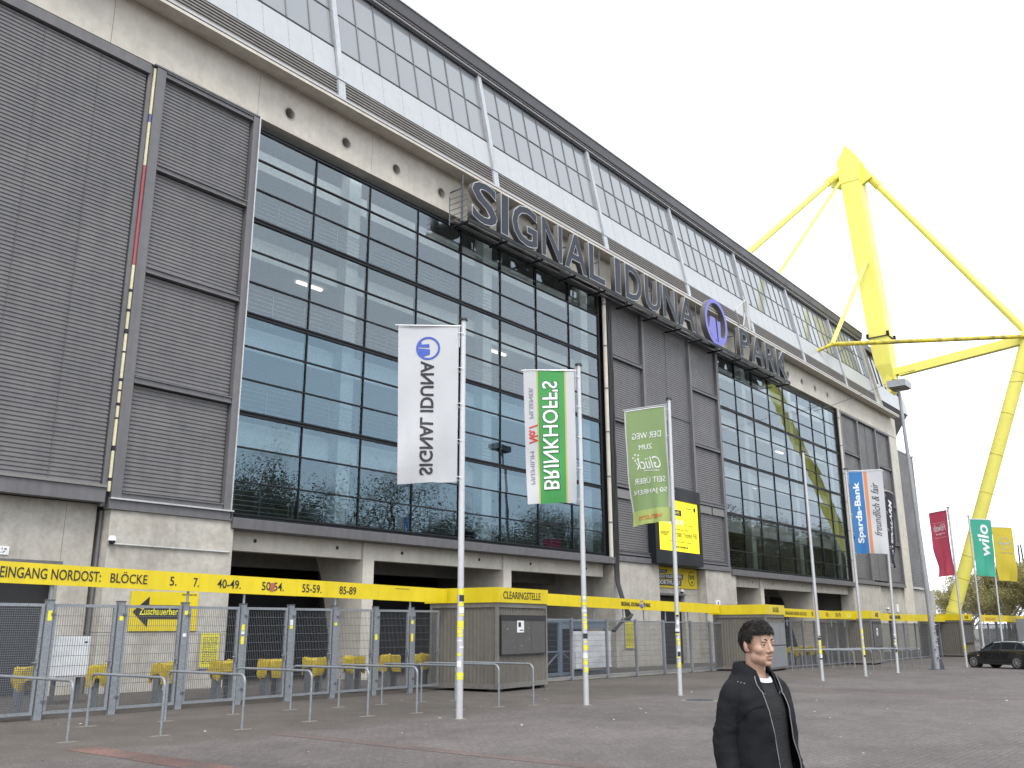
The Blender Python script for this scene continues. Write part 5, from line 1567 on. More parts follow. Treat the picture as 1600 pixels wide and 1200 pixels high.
for s in (1, -1):
    for (xa, za, ya, xb, zb_, yb) in ((2.42, 1.0, 0.745, 1.62, 1.41, 0.635), (1.05, 0.985, 0.842, 1.0, 1.44, 0.655), (0.12, 0.995, 0.842, 0.05, 1.42, 0.655)):
        local_part(MB().bar((xa, s*ya, za), (xb, s*yb, zb_), 0.05, 0.05), 'pillar', 'car_paint', car)
    local_part(MB().tube([(2.42, s*0.80, 0.985), (1.0, s*0.85, 1.0), (0.0, s*0.85, 1.015), (L0+0.5, s*0.83, 1.02)], 0.011, 6), 'window_trim', 'car_chrome', car)
    local_part(MB().tube([(1.55, s*0.60, 1.445), (0.8, s*0.60, 1.50), (-0.3, s*0.60, 1.46)], 0.013, 6), 'roof_rail', 'car_chrome', car)
    mir = MB().sphere((2.12, s*0.99, 1.04), 0.09, 0.11, 0.075, 12, 8).bar((2.14, s*0.84, 1.0), (2.12, s*0.95, 1.03), 0.05, 0.03)
    local_part(mir, 'wing_mirror', 'car_paint', car, smooth=40)
    local_part(MB().sphere((WB+0.52, s*0.72, 0.68), 0.22, 0.10, 0.075, 14, 8), 'headlight', 'car_lamp', car, smooth='all')
    local_part(MB().sphere((L0+0.12, s*0.70, 0.82), 0.10, 0.14, 0.1, 12, 8), 'tail_light', 'strip_red', car, smooth='all')
    local_part(MB().box(WB-0.42, WB-0.30, s*0.905-0.02, s*0.905+0.02, 0.66, 0.70), 'side_repeater', 'car_amber', car)
    for xa in (1.5, 0.45):
        local_part(MB().box(xa, xa+0.2, s*0.925-0.02, s*0.925+0.02, 0.80, 0.835), 'door_handle', 'car_paint', car)
    for xa in (2.18, 1.03, 0.42):
        local_part(MB().box(xa-0.003, xa+0.003, s*0.915-0.018, s*0.915+0.016, 0.32, 0.92), 'door_gap', 'rubber_black', car)
    local_part(MB().bar((0.4, s*0.925, 0.26), (WB-0.42, s*0.925, 0.26), 0.03, 0.10), 'sill', 'rubber_black', car)
    for xw in (0.0, WB):
        r = 0.325
        y0, y1 = s*0.70, s*0.925
        wa = local_part(MB().cyl((xw, s*0.60, r+0.02), (xw, s*0.931, r+0.02), r+0.055, n=28), 'wheel_arch', 'rubber_black', car, smooth=True)
        wh = MB()
        n = 28
        def rg(rr, y): return [(xw+rr*math.cos(2*PI*k/n), y, r+rr*math.sin(2*PI*k/n)) for k in range(n)]
        wh.ring_loft([rg(0.24, s*0.72), rg(r-0.02, s*0.72), rg(r, s*0.76), rg(r, s*0.92), rg(r-0.02, s*0.945), rg(0.245, s*0.945), rg(0.235, s*0.90)], cap=False)
        wo = local_part(wh, 'tyre', 'rubber_black', car, smooth=40)
        rim = MB()
        rim.ring_loft([rg(0.245, s*0.943), rg(0.225, s*0.947), rg(0.215, s*0.90)], cap=False)
        for k in range(10):
            a = 2*PI*k/10
            rim.bar((xw+0.04*math.cos(a), s*0.93, r+0.04*math.sin(a)), (xw+0.225*math.cos(a), s*0.938, r+0.225*math.sin(a)), 0.026, 0.03)
        rim.cyl((xw, s*0.90, r), (xw, s*0.945, r), 0.055, n=14)
        ro = local_part(rim, 'rim', 'car_rim', car)
        local_part(MB().cyl((xw, s*0.86, r), (xw, s*0.88, r), 0.19, n=20), 'brake_disc', 'galvanised_dark', car)
local_part(MB().box(L1-0.06, L1+0.015, -0.28, 0.28, 0.42, 0.60), 'grille', 'rubber_black', car)
local_part(MB().box(L1-0.02, L1+0.03, -0.26, 0.26, 0.34, 0.45), 'number_plate', 'paper_white', car)
# ------------------------------------------------------------------ young man in a black jacket
def skin_mat():
    m, b, n, l = principled('skin', (0.41, 0.255, 0.185), 0.5)
    b.inputs['Subsurface Weight'].default_value = 0.12
    b.inputs['Subsurface Radius'].default_value = (0.02, 0.008, 0.004)
    tc = n.new('ShaderNodeTexCoord'); ns = n.new('ShaderNodeTexNoise'); ns.inputs['Scale'].default_value = 38; ns.inputs['Detail'].default_value = 4
    l.new(tc.outputs['Object'], ns.inputs['Vector'])
    mx = n.new('ShaderNodeMix'); mx.data_type = 'RGBA'
    mx.inputs[6].default_value = (0.375, 0.225, 0.158, 1); mx.inputs[7].default_value = (0.445, 0.278, 0.20, 1)
    l.new(ns.outputs['Fac'], mx.inputs[0]); l.new(mx.outputs[2], b.inputs['Base Color'])
skin_mat()
def fabric(name, col, rough, scale, strength, sheen=0.0):
    m, b, n, l = principled(name, col, rough)
    tc = n.new('ShaderNodeTexCoord')
    a = n.new('ShaderNodeTexNoise'); a.inputs['Scale'].default_value = scale; a.inputs['Detail'].default_value = 5
    l.new(tc.outputs['Object'], a.inputs['Vector'])
    bp = n.new('ShaderNodeBump'); bp.inputs['Strength'].default_value = strength; bp.inputs['Distance'].default_value = 0.03
    l.new(a.outputs['Fac'], bp.inputs['Height']); l.new(bp.outputs['Normal'], b.inputs['Normal'])
    b.inputs['Sheen Weight'].default_value = sheen
fabric('jacket_black', (0.0058, 0.0062, 0.0078), 0.78, 14, 0.12)
MATS['jacket_black'].node_tree.nodes['Principled BSDF'].inputs['Specular IOR Level'].default_value = 0.22
fabric('shirt_grey', (0.012, 0.0125, 0.014), 0.9, 60, 0.3)
fabric('tee_white', (0.55, 0.55, 0.57), 0.85, 30, 0.2)
fabric('jeans', (0.035, 0.065, 0.14), 0.85, 40, 0.4)
fabric('hair_dark', (0.016, 0.011, 0.008), 0.5, 120, 0.6)
fabric('shoe', (0.02, 0.02, 0.02), 0.6, 20, 0.2)
fabric('zip_silver', (0.16, 0.16, 0.17), 0.35, 80, 0.2)
fabric('eye_white', (0.30, 0.26, 0.235), 0.25, 10, 0.0)
fabric('eye_dark', (0.02, 0.012, 0.008), 0.15, 10, 0.0)
fabric('lip', (0.33, 0.15, 0.115), 0.45, 60, 0.1)

PFACE = R(-109)
man = thing('person', 'young man with short dark hair in an open black jacket looking right', 'person', (5.17, 2.34, 0.0), PFACE)
HT = 1.765
def ellip(m, c, r, rot=0.0, tilt=0.0, nu=20, nv=12):
    k = len(m.v)
    m.sphere((0, 0, 0), r[0], r[1], r[2], nu, nv)
    cr, sr, ct, st = math.cos(rot), math.sin(rot), math.cos(tilt), math.sin(tilt)
    for i in range(k, len(m.v)):
        x, y, z = m.v[i]
        x, z = x*ct+z*st, -x*st+z*ct
        x, y = x*cr-y*sr, x*sr+y*cr
        m.v[i] = (x+c[0], y+c[1], z+c[2])
def remeshed(m, name, mat, parent, voxel, smooth_it, local=True):
    me = m.mesh(name, mat)
    tmp = bpy.data.objects.new('tmp', me); COL.objects.link(tmp)
    r = tmp.modifiers.new('r', 'REMESH'); r.mode = 'VOXEL'; r.voxel_size = voxel
    s = tmp.modifiers.new('s', 'SMOOTH'); s.factor = 0.5; s.iterations = smooth_it
    dg = bpy.context.evaluated_depsgraph_get()
    out = bpy.data.meshes.new_from_object(tmp.evaluated_get(dg))
    bpy.data.objects.remove(tmp)
    out.materials.clear(); out.materials.append(MATS[mat])
    out.polygons.foreach_set('material_index', [0]*len(out.polygons))
    out.polygons.foreach_set('use_smooth', [True]*len(out.polygons))
    return put(out, name, parent, local)
# ---- body: head, neck, torso, arms and legs as one continuous surface
HC = Vector((0.035, 0.0, HT-0.112))       # centre of the head
HY = R(-4)                               # the head turns a little further than the chest
def hx(x, y, z):                          # head space -> body space
    c, s = math.cos(HY), math.sin(HY)
    return (HC.x+x*c-y*s, HC.y+x*s+y*c, HC.z+z)
b = MB()
def he(c, r, rot=0.0, tilt=0.0): ellip(b, hx(*c), r, HY+rot, tilt)
he((-0.012, 0, 0.026), (0.097, 0.074, 0.086))
he((0.030, 0, -0.022), (0.062, 0.060, 0.085))
he((0.036, 0, -0.078), (0.052, 0.048, 0.038))
he((0.074, 0, -0.103), (0.019, 0.021, 0.018))
he((0.072, 0, 0.040), (0.022, 0.046, 0.035))
for s in (-1, 1):
    he((0.046, s*0.034, -0.028), (0.036, 0.031, 0.030))
    he((0.018, s*0.040, -0.070), (0.040, 0.022, 0.032))
    he((0.083, s*0.026, 0.018), (0.012, 0.024, 0.008))
    he((0.096, s*0.0125, -0.041), (0.011, 0.009, 0.008))
    he((-0.014, s*0.080, -0.010), (0.022, 0.010, 0.036), s*0.45, -0.25)
    he((-0.004, s*0.074, -0.034), (0.012, 0.009, 0.012))
for k in range(6):
    t = k/5
    he((0.087+0.022*t, 0, 0.014-0.048*t), (0.011+0.003*t, 0.009+0.005*t, 0.012))
he((0.088, 0, -0.064), (0.012, 0.024, 0.0075)); he((0.088, 0, -0.079), (0.012, 0.020, 0.0075))
b.tube([hx(-0.022, 0, -0.05), hx(-0.030, 0, -0.13), (-0.005, 0, 1.50), (-0.01, 0, 1.42)], 0.06, 18, radii=[0.056, 0.056, 0.062, 0.085])
def oval(z, a, bb, xo=0.0, n=24, p=2.4):
    out = []
    for k in range(n):
        t = 2*PI*k/n
        c, s = math.cos(t), math.sin(t)
        q = (abs(c)**p+abs(s)**p)**(-1/p)
        out.append((xo+bb*c*q, a*s*q, z))
    return out
b.ring_loft([oval(z, a, bb, xo) for z, a, bb, xo in ((0.86, 0.15, 0.10, 0), (0.95, 0.165, 0.105, 0), (1.05, 0.145, 0.092, 0.01), (1.2, 0.15, 0.095, 0.015), (1.33, 0.165, 0.10, 0.01), (1.41, 0.17, 0.088, 0), (1.46, 0.10, 0.065, -0.005))])
ARM = {}
for s in (-1, 1):
    sh = Vector((-0.005, s*0.170, 1.405)); el = Vector((-0.040, s*0.222, 1.13)); wr = Vector((0.03, s*0.235, 0.885))
    ARM[s] = (sh, el, wr)
    b.tube([sh+Vector((0, -s*0.05, 0.01)), sh, sh.lerp(el, 0.5), el, el.lerp(wr, 0.35), wr, wr+(wr-el).normalized()*0.04], 0.05, 14, radii=[0.05, 0.058, 0.048, 0.041, 0.042, 0.028, 0.027])
    hip = Vector((0, s*0.09, 0.90)); kn = Vector((0.03, s*0.10, 0.49)); an = Vector((-0.01, s*0.105, 0.09))
    b.tube([hip+Vector((0, 0, 0.04)), hip, hip.lerp(kn, 0.5), kn, kn.lerp(an, 0.35), an, an+Vector((0, 0, -0.05))], 0.07, 16, radii=[0.085, 0.088, 0.072, 0.055, 0.056, 0.037, 0.036])
    b.tube([an+Vector((-0.04, 0, -0.05)), an+Vector((0.05, 0, -0.045)), an+Vector((0.16, s*0.015, -0.065))], 0.04, 12, radii=[0.034, 0.042, 0.026])
    # hand: palm and five fingers
    pd = (wr-el).normalized()
    pc = wr+pd*0.075
    ellip(b, pc, (0.040, 0.016, 0.048))
    for k in range(4):
        root = pc+Vector((0.030-0.020*k, 0, -0.035))
        ln = (0.070, 0.078, 0.073, 0.058)[k]
        b.tube([root, root+Vector((0.004, -s*0.004, -ln*0.45)), root+Vector((0.010, -s*0.018, -ln*0.8)), root+Vector((0.014, -s*0.03, -ln))], 0.008, 8, radii=[0.0095, 0.0088, 0.008, 0.0065])
    tr = pc+Vector((0.036, -s*0.004, 0.012))
    b.tube([tr, tr+Vector((0.022, -s*0.01, -0.022)), tr+Vector((0.028, -s*0.018, -0.055))], 0.009, 8, radii=[0.012, 0.0105, 0.0075])
remeshed(b, 'body', 'skin', man, 0.0042, 9)
for s in (-1, 1):
    local_part(MB().sphere(hx(0.0742, s*0.030, -0.003), 0.0122, nu=14, nv=10), 'eye', 'eye_white', man, smooth='all')
    c, sn = math.cos(HY), math.sin(HY)
    p = hx(0.0835, s*0.0300, -0.0035)
    local_part(MB().sphere(p, 0.0045, 0.0062, 0.0060, 10, 8), 'iris', 'eye_dark', man, smooth='all')
    lid = MB(); ellip(lid, hx(0.0748, s*0.030, 0.0050), (0.0132, 0.0158, 0.0056), HY)
    ellip(lid, hx(0.0738, s*0.030, -0.0112), (0.0124, 0.0150, 0.0048), HY)
    local_part(lid, 'eyelid', 'skin', man, smooth='all')
    br = MB().tube([hx(0.0925, s*0.012, 0.0225), hx(0.0915, s*0.026, 0.0265), hx(0.080, s*0.044, 0.0215)], 0.004, 8, radii=[0.0034, 0.0042, 0.0020])
    local_part(br, 'eyebrow', 'hair_dark', man, smooth='all')
li = MB(); ellip(li, hx(0.0925, 0, -0.0635), (0.009, 0.021, 0.0055), HY); local_part(li, 'upper_lip', 'lip', man, smooth='all')
li = MB(); ellip(li, hx(0.0915, 0, -0.0785), (0.010, 0.018, 0.006), HY); local_part(li, 'lower_lip', 'lip', man, smooth='all')
li = MB(); ellip(li, hx(0.092, 0, -0.0705), (0.0083, 0.0190, 0.0022), HY); local_part(li, 'teeth', 'eye_white', man, smooth='all')
# ---- hair: a lumpy cap with tufts
hm = MB()
rr = random.Random(5)
def hair_r(th, ph):
    v = Vector((math.sin(ph)*math.cos(th), math.sin(ph)*math.sin(th), math.cos(ph)))
    return 0.985+0.05*mnoise.noise(v*4.5)+0.035*mnoise.noise(v*9+Vector((2, 5, 1)))
def hair_in(x, z, yy=0.0):
    """True above the hairline (head space)"""
    z = z+0.010*mnoise.noise(Vector((x*60, yy*60, 1.5)))
    if x > 0.045: return z > 0.066-0.22*abs(yy)
    if x > 0.012: return z > 0.060-(0.045-x)*1.7
    if x > -0.03: return z > 0.012
    return z > 0.012+(x+0.03)*1.9
nu, nv = 64, 36
rings = []
tufts = []
for a in range(nv+1):
    ph = PI*a/nv
    ring = []
    for k in range(nu):
        th = 2*PI*k/nu
        f = hair_r(th, ph)
        dx, dy, dz = math.sin(ph)*math.cos(th), math.sin(ph)*math.sin(th), math.cos(ph)
        x, y, z = -0.011+0.1055*dx*f, 0.085*dy*f, 0.031+0.101*dz*f
        if x > 0.02 and z > 0.05: z += 0.010; x += 0.006
        if not hair_in(x, z, y):
            x, y, z = -0.012+0.085*dx, 0.064*dy, 0.026+0.075*dz
        elif a > 1:
            tufts.extend([(x+rr.uniform(-.004, .004), y+rr.uniform(-.004, .004), z+rr.uniform(-.003, .003), dx, dy, dz) for _ in range(5)])
        ring.append(hx(x, y, z))
    rings.append(ring)
hm.ring_loft(rings, cap=True)
hair = local_part(hm, 'hair', 'hair_dark', man, smooth='all')
tm = MB()
for (x, y, z, dx, dy, dz) in tufts:
    n = Vector((dx, dy, dz)); t = Vector((0.6+rr.uniform(-.5, .4), rr.uniform(-.7, .7), -0.5+rr.uniform(-.4, .3)))
    t = (t-n*t.dot(n)).normalized()
    ln = rr.uniform(0.010, 0.022)
    p0 = Vector((x, y, z))-n*0.006; p1 = p0+n*ln*0.42+t*ln*0.5; p2 = p1+t*ln*0.7+n*ln*rr.uniform(-.25, .15)
    tm.tube([hx(*p0), hx(*p1), hx(*p2)], 0.003, 3, radii=[0.0019, 0.0016, 0.0005])
tag(local_part(tm, 'hair_tufts', 'hair_dark', man, smooth='all'), kind='stuff')
# ---- clothes
def wr_noise(t, z, s):
    return 0.0032*math.sin(7*t+13*z+s)*math.sin(11*z-3*t+s*2)+0.0018*math.sin(23*z+6*t+s)+0.0012*math.sin(41*z-9*t)
def shell(rows, gap, n=64, p=2.5, wob=1.0, seed=0.0):
    rings = []
    for (z, a, bb, xo, g) in rows:
        ring = []
        for k in range(n+1):
            gl, gr = g, g
            if gap:
                low = min(1.0, max(0.0, (1.40-z)/0.5))
                gl = 0.36+0.16*low; gr = 0.38-0.30*low
                if z > 1.40: gl = gr = g
            t = gl+(2*PI-gl-gr)*k/n
            c, s = math.cos(t), math.sin(t)
            q = (abs(c)**p+abs(s)**p)**(-1/p)
            d = 1+wob*wr_noise(t, z, seed)/0.2
            if gap and t < 1.5: d *= 1+0.30*low**1.5*(1-t/1.5)
            if gap and t > 2*PI-1.0: d *= 1+0.10*low*(1-(2*PI-t))
            ring.append((xo+bb*c*q*d, a*s*q*d, z+0.004*math.sin(6*t+z*20)))
        rings.append(ring)
    return rings
def interp_rows(keys, n):
    out = []
    for k in range(n+1):
        u = k/n*(len(keys)-1); i = min(int(u), len(keys)-2); f = u-i
        f = f*f*(3-2*f) if False else f
        out.append(tuple(keys[i][j]*(1-f)+keys[i+1][j]*f for j in range(len(keys[0]))))
    return out
sh_rows = interp_rows([(0.985, 0.182, 0.128, 0.01, 0), (1.02, 0.176, 0.122, 0.012, 0), (1.15, 0.165, 0.112, 0.018, 0), (1.30, 0.175, 0.116, 0.018, 0), (1.39, 0.178, 0.104, 0.008, 0), (1.42, 0.15, 0.099, 0.0, 0), (1.455, 0.100, 0.088, -0.004, 0)], 30)
sm = MB(); sm.ring_loft([r[:-1] for r in shell(sh_rows, 0, wob=0.8, seed=1.3)], cap=True)
local_part(sm, 'shirt', 'shirt_grey', man, smooth='all')
tm = MB(); n = 28
def nring(rx, ry, z, xo, drop=0.0): return [(xo+rx*math.cos(2*PI*k/n), ry*math.sin(2*PI*k/n), z-drop*max(0, math.cos(2*PI*k/n))) for k in range(n)]
tm.ring_loft([nring(0.098, 0.092, 1.478, 0.0, 0.034), nring(0.090, 0.084, 1.494, 0.0, 0.032), nring(0.078, 0.074, 1.498, 0.0, 0.030), nring(0.072, 0.068, 1.470, 0.0, 0.026)], cap=False)
local_part(tm, 'tee_collar', 'tee_white', man, smooth='all')
jk = interp_rows([(0.845, 0.226, 0.168, 0.0, 0.62), (0.93, 0.228, 0.160, 0.0, 0.55), (1.05, 0.215, 0.150, 0.005, 0.46), (1.18, 0.208, 0.142, 0.012, 0.40), (1.30, 0.212, 0.138, 0.012, 0.34), (1.38, 0.215, 0.124, 0.004, 0.36), (1.435, 0.196, 0.106, -0.006, 0.48), (1.475, 0.142, 0.100, -0.012, 0.62), (1.510, 0.100, 0.094, -0.016, 0.72)], 54)
rings = shell(jk, 1, n=72, wob=1.6, seed=0.4)
jm = MB(); jm.ring_loft(rings, cap=False, closed=False)
for s in (-1, 1):
    sh, el, wr = ARM[s]
    key = [sh+Vector((0, -s*0.075, 0.012)), sh+Vector((0, s*0.004, -0.006)), el+Vector((0, s*0.010, 0)), wr+Vector((0, s*0.010, 0))]
    seg = [(key[k+1]-key[k]).length for k in range(3)]
    N = 66
    path = []
    for k in range(N+1):
        u = k/N*sum(seg); j = 0
        while j < 2 and u > seg[j]: u -= seg[j]; j += 1
        path.append(key[j].lerp(key[j+1], min(1, u/seg[j])))
    for _ in range(40):
        path = [path[0]]+[(path[k-1]+path[k]*2+path[k+1])/4 for k in range(1, N)]+[path[-1]]
    rad = []
    for k in range(N+1):
        t = k/N
        rad.append(0.060+0.014*min(1, t/0.12)-0.013*max(0, t-0.12))
    i0 = len(jm.v)
    jm.tube(path, 0.08, 36, cap=False, radii=rad)
    for i in range(i0, len(jm.v)):
        pass
def crumple(p, amt):
    v = Vector(p)
    q = Vector((v.x*9+v.z*4, v.y*9-v.z*3, v.z*15))
    f = (1-2.2*abs(mnoise.noise(q)))*0.6+(1-2.2*abs(mnoise.noise(q*2.1+Vector((3, 1, 7)))))*0.3
    return f*amt
i_sl = 55*73
jm.v = [tuple(Vector(p)+Vector((p[0]*0.9, p[1] if i < i_sl else (p[1]-math.copysign(0.205, p[1]))*2.0, 0)).normalized()*crumple(p, 0.0085 if i < i_sl else 0.0095)) for i, p in enumerate(jm.v)]
me = jm.mesh('jacket', 'jacket_black', 'all', fix=False)
jo = put(me, 'jacket', man, True)
sol = jo.modifiers.new('thickness', 'SOLIDIFY'); sol.thickness = 0.007; sol.offset = -1
# turned-down collar: a stand round the neck that opens into two flaps
cm = MB()
crow = []
for (z, r, g, xo) in ((1.480, 0.098, 0.74, -0.014), (1.515, 0.090, 0.68, -0.018), (1.546, 0.088, 0.66, -0.022), (1.552, 0.093, 0.64, -0.022), (1.545, 0.099, 0.60, -0.022), (1.520, 0.108, 0.54, -0.018), (1.490, 0.119, 0.48, -0.014), (1.466, 0.128, 0.44, -0.010)):
    ring = []
    for k in range(41):
        t = g+(2*PI-2*g)*k/40
        fr = max(0.0, math.cos(t))
        ring.append((xo+r*math.cos(t)*(1+0.10*fr), r*1.02*math.sin(t), z-0.070*fr*fr-(0.022*fr if r > 0.11 else 0)))
    crow.append(ring)
cm.ring_loft(crow, cap=False, closed=False)
co = put(cm.mesh('collar', 'jacket_black', 'all', fix=False), 'collar', man, True)
sol = co.modifiers.new('thickness', 'SOLIDIFY'); sol.thickness = 0.005
for e in (0, -1):
    pts = [Vector(r[e])+Vector((0.004, 0, 0)) for r in rings[:-6]]
    zt = MB().tube(pts, 0.0032, 6)
    local_part(zt, 'zip', 'zip_silver', man, smooth='all')
    pts = [Vector(r)+Vector((0.003, 0, -0.002)) for r in (crow[-1][:9] if e == 0 else crow[-1][-9:])]
    local_part(MB().tube(pts, 0.003, 6), 'zip', 'zip_silver', man, smooth='all')
# chest seam and shoulder studs on the wearer's right
seam = []
for k in range(14):
    t = 2*PI-0.42-0.09*k
    u = k/13
    z = 1.335-0.16*u*u*0.9-0.02*u
    a, bb = 0.2135, 0.14
    c, s = math.cos(t), math.sin(t); q = (abs(c)**2.5+abs(s)**2.5)**(-0.4)
    seam.append((0.012+bb*c*q*1.03, a*s*q*1.03, z))
local_part(MB().tube(seam, 0.003, 6), 'seam', 'jacket_black', man)
for k in range(3):
    local_part(MB().sphere((0.030+0.014*k, -0.172+0.010*k, 1.452-0.004*k), 0.0045, nu=8, nv=6), 'stud', 'zip_silver', man, smooth='all')
# jeans and shoes
for s in (-1, 1):
    hip = Vector((0, s*0.092, 0.90)); kn = Vector((0.03, s*0.10, 0.49)); an = Vector((-0.01, s*0.105, 0.07))
    jl = MB()
    path = [hip+Vector((0, 0, 0.08))]+[hip.lerp(kn, k/8) for k in range(9)]+[kn.lerp(an, k/8) for k in range(1, 9)]
    jl.tube(path, 0.1, 20, cap=False, radii=[0.098]+[0.100-0.028*k/8+0.002*math.sin(k*2.2) for k in range(9)]+[0.072-0.010*k/8+0.003*math.sin(k*2.6) for k in range(1, 9)])
    local_part(jl, 'trouser_leg', 'jeans', man, smooth='all')
    so_ = MB().tube([an+Vector((-0.07, 0, -0.025)), an+Vector((-0.01, 0, -0.015)), an+Vector((0.10, s*0.01, -0.025)), an+Vector((0.19, s*0.018, -0.04))], 0.05, 14, radii=[0.035, 0.052, 0.048, 0.026])
    local_part(so_, 'shoe', 'shoe', man, smooth='all')
local_part(MB().ring_loft([oval(z, a, bb, 0.003) for z, a, bb in ((0.86, 0.184, 0.124), (1.02, 0.168, 0.114))], cap=False), 'trouser_top', 'jeans', man, smooth='all')
# ------------------------------------------------------------------ trees
weathered('bark', (0.115, 0.098, 0.078), 0.9, amount=0.3, fine=8, fine_amt=0.25)
weathered('bark_pale', (0.26, 0.235, 0.20), 0.9, amount=0.3, fine=6, fine_amt=0.25)
def leaf_mat(name, c1, c2):
    m, b, n, l = principled(name, c1, 0.6)
    oi = n.new('ShaderNodeTexCoord'); ns = n.new('ShaderNodeTexNoise'); ns.inputs['Scale'].default_value = 1.1; ns.inputs['Detail'].default_value = 3
    l.new(oi.outputs['Object'], ns.inputs['Vector'])
    mx = n.new('ShaderNodeMix'); mx.data_type = 'RGBA'; mx.inputs[6].default_value = (*c1, 1); mx.inputs[7].default_value = (*c2, 1)
    rg = n.new('ShaderNodeMapRange'); rg.inputs[1].default_value = 0.35; rg.inputs[2].default_value = 0.65
    l.new(ns.outputs['Fac'], rg.inputs[0]); l.new(rg.outputs[0], mx.inputs[0]); l.new(mx.outputs[2], b.inputs['Base Color'])
    tr = n.new('ShaderNodeBsdfTranslucent'); l.new(mx.outputs[2], tr.inputs['Color'])
    ms = n.new('ShaderNodeMixShader'); ms.inputs[0].default_value = 0.3
    l.new(b.outputs[0], ms.inputs[1]); l.new(tr.outputs[0], ms.inputs[2]); l.new(ms.outputs[0], n['Material Output'].inputs['Surface'])
leaf_mat('leaf_spring', (0.10, 0.105, 0.038), (0.17, 0.155, 0.06))
leaf_mat('leaf_olive', (0.22, 0.205, 0.08), (0.34, 0.31, 0.13))
def tree_meshes(seed, h, depth, leaves, leaf_size, spread, bark, leaf, low=0.22):
    rr = random.Random(seed)
    tr, lf = MB(), MB()
    tips = []
    def branch(p, d, ln, r, lev):
        n = 3
        pts, rad = [p.copy()], [r]
        q = p.copy(); dd = d.copy()
        for k in range(n):
            dd = (dd+Vector((rr.uniform(-1, 1), rr.uniform(-1, 1), rr.uniform(-.5, .9)))*0.16).normalized()
            q = q+dd*ln/n; pts.append(q.copy()); rad.append(r*(1-0.42*(k+1)/n))
        tr.tube(pts, r, 7 if lev < 2 else (5 if lev < 3 else 3), cap=False, radii=rad)
        if lev >= depth-2: tips.extend(pts[1:])
        if lev >= depth: return
        kids = rr.choice((2, 3, 3)) if lev else rr.choice((5, 6))
        for k in range(kids):
            t = rr.uniform(0.45, 1.0) if lev else rr.uniform(0.35, 1.0)
            i = min(int(t*n), n-1); base = pts[i].lerp(pts[i+1], t*n-i)
            a = rr.uniform(0, 2*PI)
            side = Vector((math.cos(a), math.sin(a), 0)); side = (side-dd*side.dot(dd)).normalized()
            nd = (dd*rr.uniform(0.55, 1.0)+side*spread*rr.uniform(0.6, 1.2)+Vector((0, 0, 0.18))).normalized()
            branch(base, nd, ln*rr.uniform(0.62, 0.82), r*0.58*(1.1-0.3*t), lev+1)
    branch(Vector((0, 0, -0.1)), Vector((0, 0, 1)), h*0.36, h*0.022, 0)
    for k in range(leaves):
        p = rr.choice(tips)+Vector((rr.gauss(0, 1), rr.gauss(0, 1), rr.gauss(0, 0.8)))*h*0.035
        if p.z < h*low*0.7: continue
        n = Vector((rr.uniform(-1, 1), rr.uniform(-1, 1), rr.uniform(-.3, 1))).normalized()
        x = n.orthogonal().normalized()*leaf_size*rr.uniform(0.6, 1.3); y = n.cross(x)*0.7
        lf.poly([p-x, p+y*0.8, p+x, p-y*0.8])
    k = h/max(v[2] for v in tr.v)
    for mm in (tr, lf): mm.v = [(x*k, y*k, z*k) for x, y, z in mm.v]
    return tr.mesh('trunk', bark, fix=False), lf.mesh('crown', leaf, fix=False)
def plant(name, label, cat, meshes, loc, rz, sc, group):
    t = thing(name, label, cat, loc, rz, group)
    t.scale = (sc, sc, sc)
    for me, nm in zip(meshes, ('trunk', 'crown')):
        put(me, nm, t, True)
    return t
BARE = [tree_meshes(21+k, 15.0, 6, 9000, 0.065, 0.85, 'bark', 'leaf_spring') for k in range(2)]+[tree_meshes(31, 14.0, 6, 16000, 0.085, 0.9, 'bark', 'leaf_spring')]
LEAFY = [tree_meshes(51+k, 10.0, 5, 14000, 0.105, 0.95, 'bark_pale', 'leaf_olive', 0.1) for k in range(2)]
rr = random.Random(77)
k = 0
spots = []
for x in range(43, 112, 5): spots.append((x+rr.uniform(-1.5, 1.5), -13+rr.uniform(-2.5, 2.5)))
for x in range(50, 125, 9): spots.append((x+rr.uniform(-2, 2), -26+rr.uniform(-2, 2)))
for x in range(124, 205, 6): spots.append((x+rr.uniform(-2, 2), -15+rr.uniform(-3, 3)))
NUM = ['one', 'two', 'three', 'four', 'five', 'six', 'seven', 'eight', 'nine', 'ten', 'eleven', 'twelve']
for i, (x, y) in enumerate(spots):
    far = x > 125
    plant('tree', 'half bare spring tree across the forecourt, mirrored low in the %s glass hall' % ('right' if far else 'left'), 'tree', BARE[(i*2+i//3) % 3], (x, y, ground_z(x)), rr.uniform(0, 6.28), rr.uniform(0.9, 1.2)*(1.28 if far else 1.0), 'trees mirrored in the %s glass hall' % ('right' if far else 'left'))
for i, x in enumerate(range(40, 215, 8)):
    far = x > 118
    plant('shrub', 'leafy spring shrub under the trees mirrored at the foot of the %s glass hall' % ('right' if far else 'left'), 'shrub', LEAFY[i % 2], (x+rr.uniform(-2, 2), -9.5+rr.uniform(-2, 2), ground_z(x)), rr.uniform(0, 6.28), rr.uniform(0.5, 0.8)*(1.4 if far else 1.0), 'shrubs mirrored in the %s glass hall' % ('right' if far else 'left'))
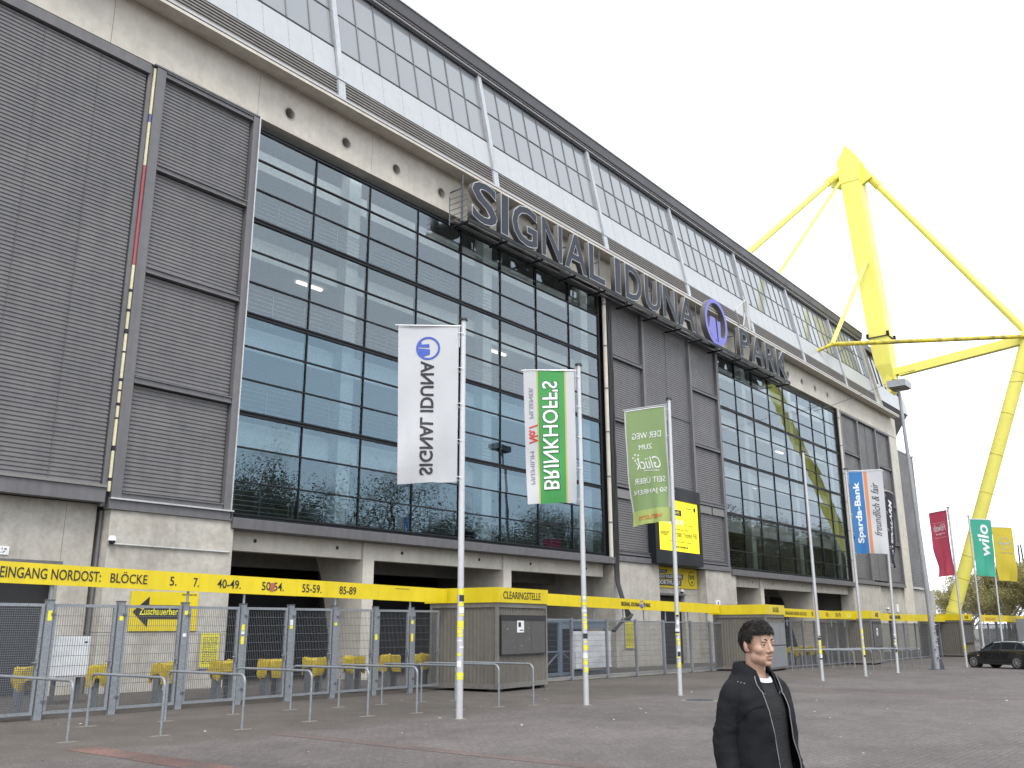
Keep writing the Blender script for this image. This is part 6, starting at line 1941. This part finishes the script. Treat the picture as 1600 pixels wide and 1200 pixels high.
vis = [(168, 41.0, 0.95, 'bare', 'sparse half bare tree right of the yellow raking leg'), (150, 33.5, 0.98, 'leaf', 'olive green tree behind the teal flag'), (158, 32.0, 1.12, 'leaf', 'olive green tree behind the yellow flag'), (154, 28.5, 1.16, 'leaf', 'tallest olive green tree at the right edge'),
       (150, 25.0, 1.1, 'leaf', 'olive green tree cut by the right edge'), (166, 37.5, 0.85, 'leaf', 'low olive tree just right of the red flag'), (172, 33.0, 1.2, 'leaf', 'olive tree far behind between teal and yellow flags'), (140, 36.8, 0.55, 'leaf', 'small olive bush left of the red flag pole')]
for i, (x, y, sc, kd, lab) in enumerate(vis):
    plant('tree', lab, 'tree', LEAFY[i % 2] if kd == 'leaf' else BARE[0], (x, y, -0.4), rr.uniform(0, 6.28), sc*(0.62 if kd == 'bare' else 1.0), 'trees behind the fence at the right')
# ------------------------------------------------------------------ small things on the paving
mc = thing('manhole_cover', 'round iron manhole cover in the paving left of the man', 'manhole', (22.2, 11.6, ground_z(22.2)))
zg = ground_z(22.2)
MB().cyl((22.2, 11.6, zg-0.02), (22.2, 11.6, zg+0.008), 0.46, n=32).build('rim', 'worn_patch', mc)
MB().cyl((22.2, 11.6, zg-0.02), (22.2, 11.6, zg+0.014), 0.38, n=32).build('lid', 'galvanised_dark', mc)
for a in range(-3, 4):
    h = math.sqrt(max(0.01, 0.36**2-(a*0.1)**2))
    MB().box(22.2+a*0.1-0.012, 22.2+a*0.1+0.012, 11.6-h, 11.6+h, zg+0.0142, zg+0.020).build('rib', 'galvanised_dark', mc)
rr = random.Random(9)
lit = MB()
for k in range(170):
    x = rr.uniform(6, 48); y = rr.uniform(3.5, 18.5)
    if math.atan2(y, x) < R(9): continue
    z = ground_z(x)+0.005
    s = rr.choice((0.012, 0.016, 0.02, 0.02, 0.03, 0.045)); a = rr.uniform(0, 6.28)
    c, sn = math.cos(a)*s, math.sin(a)*s
    pts = [(x+c, y+sn, z+rr.uniform(0, .012)), (x-sn*0.7, y+c*0.7, z+rr.uniform(0, .006)), (x-c, y-sn, z+rr.uniform(0, .012)), (x+sn*0.7, y-c*0.7, z)]
    lit.poly(pts, 0 if rr.random() < 0.6 else 1)
tag(lit.build('litter', ['paper_white', 'worn_patch'], None, fix=False), 'tiny scraps of pale litter scattered over the paving', 'litter', kind='stuff')
